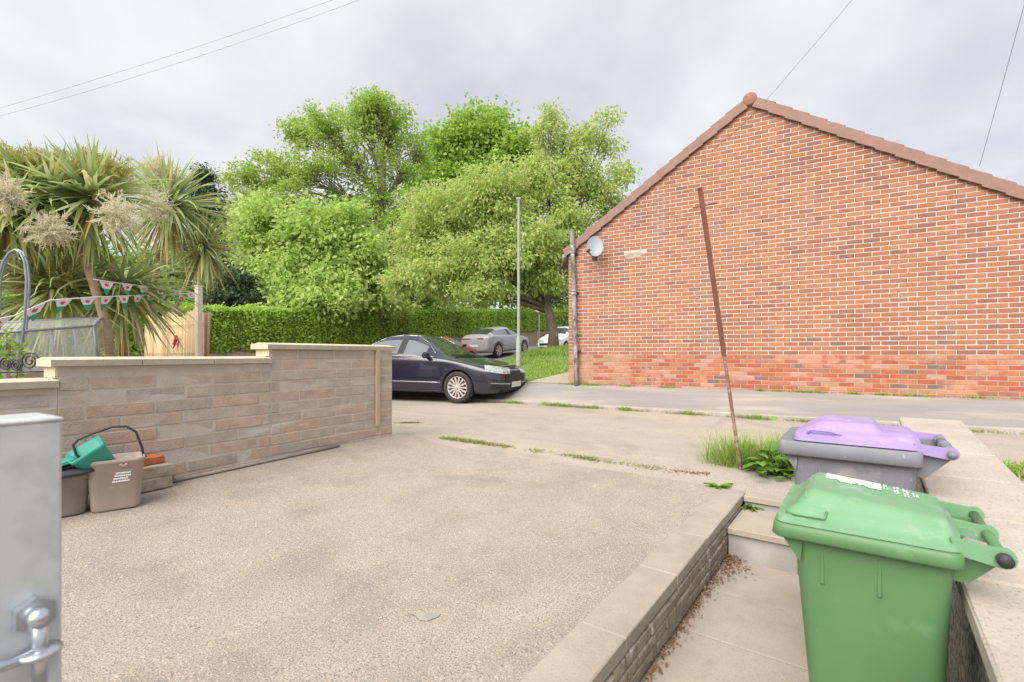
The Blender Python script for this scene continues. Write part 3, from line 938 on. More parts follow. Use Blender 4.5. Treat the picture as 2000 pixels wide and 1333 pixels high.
# ash tree standing behind the hedge
DA = 27.0
asb = P(738, 640, DA)
make_tree('ash_tree', 'tall airy ash tree with bare limbs showing against the sky behind the hedge', 'tree', asb,
          [(712, 225, DA, 62, 42, 80), (765, 255, DA + 1, 56, 56, 64), (640, 255, DA - 1, 72, 40, 66), (582, 262, DA, 40, 34, 36), (690, 305, DA - 1, 88, 50, 56), (745, 205, DA, 40, 22, 30),
           (610, 330, DA - 1, 74, 48, 60), (540, 335, DA, 58, 40, 56), (478, 350, DA, 42, 30, 36), (790, 330, DA + 1, 44, 60, 40), (690, 395, DA, 70, 40, 40), (745, 385, DA - .5, 50, 46, 26), (700, 440, DA - 1, 80, 40, 50), (770, 440, DA - .5, 50, 36, 34), (555, 400, DA - 1, 85, 46, 76), (805, 415, DA, 44, 50, 44), (490, 405, DA, 50, 40, 40), (820, 300, DA + 2, 30, 36, 24)],
          .28, P(748, 320, DA), .19, lm_ash, bark_g, 21, n_leaf=46, clump=.38, width=.45, twigs=.6, limb_r=.36, shell=.55, twig_r=.016)
# pale shrubby trees below it
DB = 23.5
make_tree('young_sycamore', 'broad pale green leafy tree rising over the hedge below the ash', 'tree', P(600, 640, DB),
          [(520, 430, DB, 62, 56, 60), (600, 460, DB - .5, 85, 60, 90), (555, 540, DB - 1, 70, 55, 80), (650, 545, DB - 1, 80, 55, 90), (480, 480, DB, 40, 50, 40), (700, 480, DB, 70, 50, 70), (620, 590, DB - 1, 110, 30, 80), (735, 540, DB + 1.5, 60, 50, 60), (745, 592, DB + 1.5, 60, 28, 50), (660, 430, DB, 55, 36, 40)],
          .16, P(610, 560, DB), .24, lm_pale, bark_g, 22, n_leaf=44, clump=.55, width=.55, twigs=.15, group=None)
make_tree('young_sycamore', 'pale green leafy tree above the hedge behind the black car', 'tree', P(790, 640, DB + 6.5),
          [(760, 520, DB + 6.5, 70, 60, 80), (830, 500, DB + 6.5, 70, 60, 80), (740, 585, DB + 6, 70, 35, 60), (850, 575, DB + 6, 60, 40, 60), (800, 440, DB + 7, 60, 45, 40)],
          .16, P(790, 560, DB + 6.5), .24, lm_pale, bark_g, 23, n_leaf=44, clump=.55, width=.55, twigs=.2)
# dense bright tree behind
DC = 37.0
make_tree('broadleaf_tree', 'dense rounded bright green tree behind the cherry', 'tree', P(940, 640, DC),
          [(935, 255, DC, 70, 44, 100), (880, 292, DC, 64, 52, 90), (970, 300, DC, 75, 55, 110), (1020, 300, DC, 45, 40, 50), (850, 370, DC, 66, 60, 90), (930, 370, DC, 80, 60, 110), (1010, 370, DC, 60, 60, 80), (870, 460, DC, 90, 60, 80), (985, 460, DC, 90, 60, 80), (930, 550, DC, 130, 60, 100)],
          .4, P(935, 330, DC), .34, lm_maple, bark_g, 24, n_leaf=42, clump=.75, width=.6, twigs=.1)
# cherry by the roadside
DD = 19.0
chb = Vector((P(1080, 680, DD).x, P(1080, 680, DD).y, EYE + .24))
ch_l = [(880, 420, DD, 105, 62, 120), (815, 475, DD, 62, 55, 70), (955, 385, DD - .5, 95, 62, 110), (1045, 352, DD, 80, 55, 70), (1125, 330, DD + .5, 60, 42, 40), (1175, 365, DD + .5, 52, 42, 42),
        (1105, 280, DD + .5, 56, 34, 22), (1150, 270, DD + .5, 40, 30, 14), (1190, 235, DD + .5, 20, 18, 5), (1185, 290, DD + .5, 26, 16, 6), (1078, 228, DD, 26, 14, 7), (1060, 255, DD, 20, 20, 6), (850, 540, DD - .5, 85, 46, 90), (950, 500, DD - 1, 105, 55, 110), (1040, 470, DD - 1, 75, 50, 70),
        (1110, 425, DD, 70, 52, 60), (925, 570, DD - 1, 75, 24, 50), (1190, 420, DD + 1, 36, 40, 26), (1060, 545, DD - .5, 50, 26, 34), (1215, 335, DD + .6, 26, 18, 8), (1120, 520, DD + 2, 50, 60, 40), (780, 545, DD, 40, 40, 26)]
make_tree('cherry_tree', 'spreading cherry tree with a thick trunk on the grass bank by the house', 'tree', chb, ch_l,
          .21, P(1066, 592, DD), .155, lm_cherry, bark, 25, n_leaf=60, clump=.36, width=.5, up=.25, droop=.35, twigs=.22, limb_r=.55, shell=.5,
          trunk_pts=[P(1081, 650, DD), P(1074, 615, DD)])
# dark evergreens on the left
DE = 40.0
make_tree('dark_conifer', 'dark blue-green conifer behind the cabbage palms', 'tree', P(405, 640, DE),
          [(400, 350, DE, 22, 22, 30), (405, 390, DE, 40, 24, 50), (400, 430, DE, 44, 30, 55), (420, 470, DE, 45, 36, 55), (390, 500, DE, 50, 40, 55), (430, 540, DE, 50, 50, 55)],
          .35, P(402, 370, DE), .42, lm_dark, bark, 26, n_leaf=46, clump=.6, width=.25, up=.6, droop=.5, twigs=.1)
make_tree('holly_bush', 'dark glossy evergreen bush between the palms and the pale trees', 'bush', P(455, 640, 21.5),
          [(455, 555, 21.5, 42, 34, 50), (480, 580, 21.5, 40, 28, 40), (425, 585, 21.5, 40, 24, 40)], .1, P(455, 590, 21.5), .17, lm_dark, bark, 27, n_leaf=50, clump=.32, width=.5, twigs=.1)
for i, (px, py, d, rx, ry, lab) in enumerate([(470, 470, 46, 90, 90, 'mid green background tree left of the ash'), (640, 480, 50, 120, 90, 'mid green background tree seen through the ash limbs'),
                                             (800, 500, 52, 110, 80, 'mid green background tree right of the ash'), (1090, 520, 48, 90, 80, 'mid green background tree beside the brick house corner'),
                                             (300, 545, 30, 90, 55, 'mid green tree low behind the middle palm trunk'), (160, 540, 30, 110, 60, 'mid green tree low behind the left palms'), (10, 530, 30, 90, 70, 'mid green tree at the left edge behind the palms')]):
    make_tree('background_tree', lab, 'tree', P(px, 650, d), [(px, py, d, rx, ry, 130), (px - rx * .5, py + 40, d, rx * .7, ry * .7, 70), (px + rx * .5, py + 45, d, rx * .7, ry * .7, 70), (px, 620, d - 1, rx * 1.2, 40, 80)],
              .3, P(px, py + 30, d), .40, lm_mid, bark_g, 60 + i, n_leaf=30, clump=.9, width=.6, twigs=.02, group='background trees beyond the hedge')

# hedge: clipped, leafy box along the far side of the road
rs = np.random.RandomState(31)
hroot = empty('hedge', (HX - .5, 15, hedge_base(15)), label='long clipped bright green hedge on a low bank across the road', cat='hedge')
def hedge_h(y): return np.interp(y, [-20, 5, 9.8, 17.2, 26.8, 34.2, 45], [1.6, 1.5, 1.5, 1.5, 1.5, 1.45, 1.45])
nh = 62000
yy = -8 + 54 * rs.uniform(0, 1, nh) ** 1.0
hb = np.array([hedge_base(y) for y in np.linspace(-10, 50, 400)])
base_z = np.interp(yy, np.linspace(-10, 50, 400), hb)
face = rs.uniform(0, 1, nh)
hz = rs.uniform(-.12, 1, nh) * hedge_h(yy)
top = face > .62
wob = .10 * np.sin(yy * 2.3) + .07 * np.sin(yy * 5.1 + 1)
x = np.where(top, HX - rs.uniform(0, 1.3, nh), HX + wob * .8 + rs.normal(size=nh) * .07)
z = base_z + np.where(top, hedge_h(yy) + wob * .5 + rs.normal(size=nh) * .05, hz)
sprig = rs.uniform(0, 1, nh) < .04
z = np.where(sprig & top, z + rs.uniform(0, .18, nh), z)
cen = np.stack([x, yy, z], 1)
V = leaf_quads(cen, rs, .13, .6, .5, .1)
link('foliage', np_mesh('foliage', V - np.array(hroot.location), 4, lm_hedge), hroot)
b = MB()
ring = []
for y in np.linspace(-8, 46, 60):
    h0 = hedge_base(y); hh = float(hedge_h(y))
    ring.append([(HX - .12, y, h0 - .3), (HX - .12, y, h0 + hh - .12), (HX - 1.2, y, h0 + hh - .12), (HX - 1.2, y, h0 - .3)])
b.loft(ring, smooth=False)
b.build('twig_mass', mk('hedge_twigs', (.15, .21, .045), (.10, .14, .03), scale=20, rough=1), hroot, world=True)

# ------------------------------------------------------------------ grasses and weeds
gm = leafmat('grass_blade', [(.19,.31,.05),(.29,.44,.08),(.38,.53,.12),(.45,.54,.19)], .4)
gm_dry = leafmat('grass_dry', [(0.374, 0.363, 0.132), (0.462, 0.418, 0.198), (0.264, 0.33, 0.077), (0.209, 0.297, 0.055)], .3)
def blades(pts, rs, length, width, lean=.5, seg=4, droop=.6):
    n = len(pts)
    L = length * rs.uniform(.45, 1.25, n)
    az = rs.uniform(0, 2 * np.pi, n)
    h = np.stack([np.cos(az), np.sin(az), np.zeros(n)], 1)
    side = np.stack([-np.sin(az), np.cos(az), np.zeros(n)], 1)
    ln = lean * rs.uniform(.2, 1.2, n)
    V = np.empty((n, seg, 2, 3))
    for k in range(seg):
        t = k / (seg - 1)
        c = pts + h * (L * (ln * t + droop * ln * t * t))[:, None] + np.array([0, 0, 1.0]) * (L * (t - droop * ln * t * t * .8))[:, None]
        wv = side * (width * (1 - t) ** .7 * .5 + .0004)
        V[:, k, 0] = c - wv; V[:, k, 1] = c + wv
    return V
def blade_obj(name, pts, length, width, mat, seed, parent=None, lean=.5, kind=None, off=None, label=None):
    rs = np.random.RandomState(seed)
    V = blades(np.asarray(pts, float), rs, length, width, lean)
    if off is not None: V = V - np.array(off)
    o = link(name, strip_mesh(name, V, mat), parent)
    if kind: o['kind'] = kind
    if label: o['label'] = label
    return o
rs = np.random.RandomState(41)
n = 42000
X = rs.uniform(-10.3, -5.37, n); Y = 9.7 + 10 * rs.uniform(0, 1, n) ** 1.3
pts = np.stack([X, Y, [bank_z(a, c) for a, c in zip(X, Y)]], 1)
tag(blade_obj('lawn_grass', pts, .075, .012, gm, 42, kind='stuff', label='short bright grass covering the bank beside the house'), cat='grass')
# longer tuft of grass round the bank edge by the tree
n = 5000
X = rs.uniform(-9.2, -6.4, n); Y = rs.uniform(15.2, 17.6, n)
pts = np.stack([X, Y, [bank_z(a, c) for a, c in zip(X, Y)]], 1)
tag(blade_obj('long_grass', pts, .26, .014, gm, 43, kind='stuff', label='longer unmown grass round the foot of the cherry trunk'), cat='grass')
# weeds along the kerb
pts = []
for i in range(520):
    x = rs.uniform(-5.3, 2.6)
    if math.sin(x * 3.1) + math.sin(x * 7.7 + 1) * .8 + rs.normal() * .5 < -.1: continue
    y, z = f_kerb(x)
    for k in range(7):
        pts.append((x + rs.normal() * .05, y - abs(rs.normal()) * .045, z))
tag(blade_obj('kerb_weeds', pts, .055, .006, gm_dry, 44, kind='stuff', lean=.9, label='low straggly grass growing along the foot of the kerb'), cat='weeds')
pts = []
for (x0, s_, n_) in ((-5.0, .12, 160), (-3.95, .2, 300), (-3.2, .1, 90), (-2.55, .06, 170), (-.55, .12, 170), (.3, .1, 90), (-1.5, .08, 70)):
    for k in range(n_):
        x = x0 + rs.normal() * s_; y, z = f_kerb(x); pts.append((x, y - abs(rs.normal()) * .05, z))
tag(blade_obj('kerb_tufts', pts, .09, .008, gm, 45, kind='stuff', lean=.8, label='greener grass tufts here and there along the kerb'), cat='weeds')
# weeds in the joint between drive and lane
pts = []
for (px, py, s_, n_) in ((935, 858, .10, 380), (900, 855, .05, 130), (965, 862, .06, 200), (1000, 866, .04, 90), (1150, 884, .06, 300), (1060, 874, .05, 90), (1200, 888, .04, 60), (1258, 893, .05, 80), (1120, 880, .04, 70), (1290, 889, .05, 90), (1240, 884, .05, 60)):
    q = P(px, py, 1.08 / ((py - HY) / F))
    for k in range(n_):
        x = q.x + rs.normal() * s_ * 1.6; y = f_front(x)[0] + rs.normal() * .03 - .05
        pts.append((x, y, max(f_front(x)[1], drive_z(x, min(y, 4.8))) + .004))
tag(blade_obj('joint_moss', pts, .05, .010, gm_dry, 46, kind='stuff', lean=1.0, label='mossy weeds in the joint between the driveway and the lane'), cat='moss')
# weeds at the foot of the brick gable
pts = []
for (x0, s_, n_) in ((-3.95, .25, 500), (-3.0, .08, 90), (-2.2, .1, 120), (-.6, .05, 80), (-.35, .05, 80), (.1, .16, 260), (.75, .06, 90), (1.1, .05, 80), (1.5, .15, 160), (2.2, .1, 80)):
    for k in range(n_):
        x = x0 + rs.normal() * s_; pts.append((x, GY - .01 - abs(rs.normal()) * .03, Z_G - .005))
tag(blade_obj('wall_foot_weeds', pts, .06, .009, gm, 47, kind='stuff', lean=.8, label='small weeds along the foot of the brick gable'), cat='weeds')
# grass patch on the forecourt edge to the right
pts = []
for k in range(2600):
    x = rs.uniform(1.25, 2.6); y = 5.35 + rs.normal() * .13 + .12 * (x - 1.3); pts.append((x, y, .555 + .02 * (x - 1.2)))
tag(blade_obj('verge_grass', pts, .08, .008, gm, 48, kind='stuff', lean=.9, label='patch of grass beyond the end of the low boundary wall'), cat='grass')

def broad_leaf(b, base, az, L, W, el, mat=0, seg=5, curl=.5):
    """lobed weed leaf as a small bent plate"""
    h = Vector((math.cos(az), math.sin(az), 0)); s = Vector((-math.sin(az), math.cos(az), 0))
    vs = []
    for k in range(seg + 1):
        t = k / seg
        e_ = el - curl * t
        c = Vector(base) + h * (L * t * math.cos(max(e_, -.6))) + Vector((0, 0, L * t * math.sin(e_)))
        ww = W * math.sin(math.pi * (.08 + .9 * t)) ** .7 * (1 + .25 * (k % 2))
        vs += [c - s * ww * .5 + Vector((0, 0, .012)), c, c + s * ww * .5 + Vector((0, 0, .012))]
    fs = []
    for k in range(seg):
        for j in range(2):
            fs.append((k * 3 + j, k * 3 + j + 1, k * 3 + 4 + j, k * 3 + 3 + j))
    b.add(vs, fs, mat, True)
wm = leafmat('weed_leaf', [(.11, .23, .035), (.16, .31, .05), (.23, .38, .08), (.14, .27, .045)], .3)
# big weed clump round the pole foot
pole_b = P(1449, 921, 4.75)
PZ = .335
wc = empty('weed_clump', (pole_b.x + .18, pole_b.y + .02, PZ - .02), label='overgrown clump of grass and broad-leaved weeds round the rusty pole foot', cat='weeds')
rs = np.random.RandomState(51)
pts = []
for (dx_, sx, n_, ) in ((-.22, .13, 420), (.0, .16, 520), (.22, .14, 420), (.36, .1, 260)):
    for k in range(n_):
        x = pole_b.x + .12 + dx_ + rs.normal() * sx; y = pole_b.y + .05 + abs(rs.normal()) * .17
        pts.append((x, y, PZ - .04))
blade_obj('grass_blades', pts, .40, .010, gm, 52, wc, lean=.45, off=wc.location)
pts2 = [p for i, p in enumerate(pts) if i % 14 == 0]
blade_obj('seed_stalks', pts2, .52, .005, gm_dry, 53, wc, lean=.5, off=wc.location)
b = MB()
for k in range(230):
    x = pole_b.x + .38 + rs.normal() * .14; y = pole_b.y - .02 + rs.normal() * .11
    broad_leaf(b, (x, y, PZ - .03 + abs(rs.normal()) * .14), rs.uniform(0, 6.28), rs.uniform(.06, .13), rs.uniform(.05, .09), rs.uniform(.1, 1.0))
for k in range(60):
    x = pole_b.x - .05 + rs.normal() * .2; y = pole_b.y - .10 + rs.normal() * .04
    broad_leaf(b, (x, y, PZ - .03), rs.uniform(0, 6.28), rs.uniform(.04, .08), rs.uniform(.03, .05), rs.uniform(.1, .8))
b.build('broad_leaves', wm, wc, world=True, recalc=False)
# small weed in the driveway
q = P(1402, 946, 4.4)
dw = empty('dock_weed', (q.x, q.y, drive_z(q.x, q.y)), label='small leafy weed growing alone in the driveway near the edging', cat='weed')
b = MB()
for k in range(13):
    broad_leaf(b, (q.x + rs.normal() * .015, q.y + rs.normal() * .015, drive_z(q.x, q.y) - .004), k * .55 + rs.uniform(-.2, .2), rs.uniform(.07, .13), rs.uniform(.03, .05), rs.uniform(.2, .9))
b.build('leaves', wm, dw, world=True, recalc=False)
q = PF(-.03, .06, .2)
sw = empty('step_weed', q, label='tuft of weed in the corner of the upper step', cat='weed')
b = MB()
for k in range(16):
    broad_leaf(b, (q.x + rs.normal() * .012, q.y - abs(rs.normal() * .01), q.z - .003), rs.uniform(-2.6, .3), rs.uniform(.05, .12), rs.uniform(.015, .03), rs.uniform(.3, 1.2))
b.build('leaves', wm, sw, world=True, recalc=False)
q = Vector((WX + .11, atX(335, 925, WX + .1).y, 0)); q.z = drive_z(q.x, q.y)
fw = empty('wall_weed', q, label='tiny weed at the foot of the block wall beside the stacked blocks', cat='weed')
b = MB()
for k in range(12):
    broad_leaf(b, (q.x - .05 + rs.normal() * .02, q.y + rs.normal() * .02, q.z + rs.uniform(0, .07)), rs.uniform(0, 6.28), rs.uniform(.02, .045), rs.uniform(.02, .03), rs.uniform(.0, .8))
b.build('leaves', wm, fw, world=True, recalc=False)
# leaf litter along the retaining wall foot
lit = leafmat('litter', [(.16, .085, .04), (.24, .13, .065), (.33, .20, .11), (.10, .06, .035)], .1)
rs = np.random.RandomState(55)
n = 950
t = rs.uniform(0, 1, n) ** 1.9
a_ = -.62 - 3.4 * t
b_ = .012 + np.abs(rs.normal(size=n)) * (.028 + .06 * np.exp(-((a_ + .85) / .22) ** 2))
cen = np.array([PF(x, y, Z_PATH + .006) for x, y in zip(a_, b_)]); cen[:, 2] += np.abs(rs.normal(size=n)) * .008
o = link('leaf_litter', np_mesh('leaf_litter', leaf_quads(cen, rs, .021, .5, .7, .05), 4, lit))
tag(o, 'dry brown leaf litter gathered along the foot of the retaining wall', 'leaf litter', kind='stuff')
n = 420
px = rs.uniform(1270, 1400, n)
cen = np.array([(lambda q: (q.x, f_front(q.x)[0] - .02 + rs.normal() * .05, .345))(P(x, 905, 5.1)) for x in px])
o = link('drive_litter', np_mesh('drive_litter', leaf_quads(cen, rs, .03, .4, .7, .05), 4, lit))
tag(o, 'dry brown debris in the driveway joint left of the weed clump', 'leaf litter', kind='stuff')
n = 120
cen = np.array([(q.x, q.y, q.z + .03) for q in [P(798 + rs.normal() * 10, 823 + rs.normal() * 1.2, 1.02 / ((823 - HY) / F)) for _ in range(n)]])
cen[:, 2] = [float(lerp(f_front(x)[1], f_kerb(x)[1], .25)) + .012 for x in cen[:, 0]]
o = link('lane_litter', np_mesh('lane_litter', leaf_quads(cen, rs, .05, .5, .8, .02), 4, lit))
tag(o, 'small heap of brown leaves on the lane near the wall end', 'leaf litter', kind='stuff')

# ------------------------------------------------------------------ cabbage palms in the left garden
lm_cord = leafmat('palm_blade', [(.34,.43,.16),(.44,.53,.23),(.54,.60,.31),(.38,.48,.18),(.62,.65,.38),(.54,.54,.20)], .4, .5, .4)
lm_dead = leafmat('palm_dead', [(.66,.46,.14),(.56,.37,.12),(.72,.55,.24),(.48,.35,.18)], .35)
lm_flow = leafmat('palm_flower', [(.84,.80,.64),(.88,.85,.72),(.74,.69,.52),(.86,.82,.67)], .4, .8)
lm_flow_y = leafmat('palm_flower_young', [(.60, .58, .22), (.68, .64, .28), (.50, .50, .18)], .3, .8)
ptrunk = mk('palm_trunk', (.36, .26, .165), (.26, .19, .125), scale=8, rough=.95, bump=.7, bscale=35, stretch=(2, 2, 5))
def palm_leaves(c, n, L, W, rs, lo=-.9, hi=1.35, dr=1.0, seg=7):
    """strap leaves from head c; elevation lo..hi (radians)"""
    az = rs.uniform(0, 2 * np.pi, n)
    el = lo + (hi - lo) * rs.uniform(0, 1, n) ** .9
    LL = L * rs.uniform(.75, 1.15, n) * np.clip(1.05 - .25 * np.maximum(el, 0), .6, 1.1)
    h = np.stack([np.cos(az), np.sin(az), np.zeros(n)], 1)
    side = np.stack([-np.sin(az), np.cos(az), np.zeros(n)], 1)
    V = np.empty((n, seg, 2, 3)); pos = np.repeat(np.array(c)[None], n, 0) + rs.normal(size=(n, 3)) * .03
    e_ = el.copy(); stepL = LL / (seg - 1)
    bend = dr * (.2 + .8 * np.cos(np.clip(el, -1.2, 1.4)) ** 2) * rs.uniform(.1, 1.0, n)
    tw = rs.uniform(-.5, .5, n)
    for k in range(seg):
        t = k / (seg - 1)
        wv = W * (np.interp(t, [0, .25, .6, 1], [.55, 1, .85, .04]))
        up = np.stack([-np.sin(e_) * np.cos(az), -np.sin(e_) * np.sin(az), np.cos(e_)], 1)
        sd = side * np.cos(tw)[:, None] + up * np.sin(tw)[:, None]
        V[:, k, 0] = pos - sd * wv * .5; V[:, k, 1] = pos + sd * wv * .5
        pos = pos + (h * np.cos(e_)[:, None] + np.array([0, 0, 1.0]) * np.sin(e_)[:, None]) * stepL[:, None]
        e_ = np.maximum(e_ - bend * (.04 + .75 * t * t) * 1.1, -1.52)
    return V
def panicle(c, r, rs, n=70, up=0.0, stretch=(1, 1, 1)):
    """branching flower spray of thin crossed ribbons"""
    segs = []
    for i in range(n):
        d = unit(rs.normal(size=3) * np.array(stretch) + np.array([0, 0, up])); L = r * rs.uniform(.6, 1.05)
        q0 = np.array(c) + rs.normal(size=3) * r * .08
        q1 = q0 + d * L
        segs.append((q0, q1, .007))
        for j in range(13):
            t = rs.uniform(.25, 1); a = q0 + d * L * t
            dd = unit(d + rs.normal(size=3) * .75)
            segs.append((a, a + dd * r * rs.uniform(.12, .30), .010))
    Vn = []
    for (a, b2, wd) in segs:
        t = unit(b2 - a)
        for ax in (np.array([1.0, .2, 0]), np.array([0, .2, 1.0])):
            s = np.cross(t, ax); nn_ = np.linalg.norm(s)
            if nn_ < 1e-3: continue
            s = s / nn_ * wd * .5
            Vn += [a - s, a + s, b2 + s * .5, b2 - s * .5]
    return np.array(Vn)
def palm(label, base, heads, seed):
    """heads: (px,py,d, n, L, trunk_pts, flowers[(px,py,dd,rpx,young,up)], dead_n)"""
    rs = np.random.RandomState(seed)
    base = Vector(base)
    root = empty('cabbage_palm', base, label=label, cat='palm', group='cabbage palms in the neighbouring garden')
    for (px, py, d, n, L, W, tp, fl, nd, lo, hi) in heads:
        c = P(px, py, d)
        b = MB()
        pts = [base - Vector((0, 0, .1))] + [P(*q) for q in tp] + [c]
        b.tube(pts, [.065] + [.048] * (len(pts) - 2) + [.04], 10)
        b.build('trunk', ptrunk, root, world=True, recalc=False)
        V = palm_leaves(c, n, L, W, rs, lo, hi)
        link('crown', strip_mesh('crown', V - np.array(base), lm_cord), root)
        if nd:
            V = palm_leaves((c.x, c.y, c.z - .08), nd, L * .95, W * .7, rs, -1.5, -.75, .6)
            link('dead_leaves', strip_mesh('dead_leaves', V - np.array(base), lm_dead), root)
        for (fx, fy, dd, rp, young, up) in fl:
            q = P(fx, fy, d + dd)
            V = panicle(q, rp / F * (d + dd) * .92, rs, 80, up)
            link('flower_spray', np_mesh('flower_spray', V - np.array(base), 4, lm_flow_y if young else lm_flow), root)
GZ = .52
def gb(px, d): q = P(px, 700, d); return (q.x, q.y, GZ)
palm('tall cabbage palm with cream flower sprays and a curved bare trunk', gb(218, 6.0),
     [(180, 385, 6.2, 330, .90, .054, [(212, 650, 6.0), (184, 560, 6.05), (167, 500, 6.1)], [(226, 418, -.75, 48, 0, -.2), (172, 318, .0, 30, 1, 1.2), (222, 338, -.1, 40, 1, .6), (140, 345, -.2, 34, 1, .7)], 22, -1.45, 1.4),
      (98, 392, 6.1, 310, .88, .054, [(212, 650, 6.02), (184, 560, 6.07), (160, 490, 6.1)], [(97, 450, -.7, 44, 0, -.3), (110, 325, 0, 36, 1, .8), (60, 345, .1, 40, 1, .6)], 18, -1.45, 1.4)], 71)
palm('cabbage palm with a straight leaning trunk and brown seed head on top', gb(290, 9.35),
     [(330, 398, 9.2, 300, 1.28, .058, [(296, 580, 9.3), (312, 490, 9.2)], [(312, 345, -.2, 46, 0, .7), (300, 402, -1.0, 42, 0, .0)], 40, -1.35, 1.4)], 72)
palm('small cabbage palm leaning right above the pink post', gb(325, 9.6),
     [(398, 480, 9.5, 200, .90, .046, [(340, 605, 9.5), (368, 550, 9.5)], [], 34, -1.4, 1.35)], 73)
palm('cabbage palm cut off by the left edge with yellow flower sprays', gb(-30, 5.9),
     [(18, 405, 5.8, 260, .82, .052, [(-30, 560, 5.9), (0, 480, 5.8)], [(25, 332, 0, 55, 1, .7), (12, 378, -.6, 44, 0, 0), (75, 325, .1, 40, 1, .6)], 18, -1.35, 1.4)], 74)
palm('low cabbage palm drooping over the plastic cold frame', gb(112, 6.5),
     [(112, 562, 6.4, 340, 1.15, .046, [(112, 640, 6.5)], [(50, 545, -.2, 44, 1, .5), (125, 545, -.2, 38, 1, .7), (85, 530, -.2, 36, 1, .7)], 0, -1.0, .9)], 75)
palm('low cabbage palm with long blades hanging in front of the bamboo screen', gb(240, 7.0),
     [(240, 556, 6.9, 270, 1.08, .048, [(240, 640, 7.0)], [], 8, -1.3, .7)], 76)
# ================================================================== WHEELED BINS
M['green'] = mk('green_plastic', (.085, .185, .075), (.10, .21, .088), scale=3, rough=.48, spec=.45, coord='obj', c3=(.15, .27, .145), s3=7, lo3=.56, hi3=.78, c4=(.34, .42, .33), s4=16, lo4=.68, hi4=.74, w4=(1, 1, .35))
M['green_lid'] = mk('green_lid_plastic', (.135, .285, .145), (.17, .325, .18), scale=4, rough=.55, spec=.4, coord='obj', c3=(.27, .38, .28), s3=10, lo3=.53, hi3=.75, c4=(.42, .48, .40), s4=38, lo4=.66, hi4=.74, w4=(.4, 1.5, 1), bump=.12, bscale=200)
M['greyp'] = mk('grey_plastic', (.165, .17, .19), (.20, .205, .225), scale=5, rough=.6, spec=.4, coord='obj', c3=(.28, .28, .29), s3=9, lo3=.54, hi3=.75, c4=(.38, .38, .38), s4=30, lo4=.64, hi4=.73, w4=(1, 1, .5), bump=.15, bscale=180)
M['purple'] = mk('purple_plastic', (.31, .22, .47), (.355, .265, .51), scale=4, rough=.5, spec=.45, coord='obj', c3=(.46, .385, .55), s3=9, lo3=.53, hi3=.75, c4=(.56, .50, .58), s4=34, lo4=.66, hi4=.75, w4=(.4, 1.5, 1), bump=.12, bscale=200)
M['tyre'] = mk('tyre_rubber', (.03, .03, .03), (.045, .043, .04), scale=20, rough=.85, coord='obj')
def sstep(a, b, x):
    t = min(1, max(0, (x - a) / (b - a))); return t * t * (3 - 2 * t)
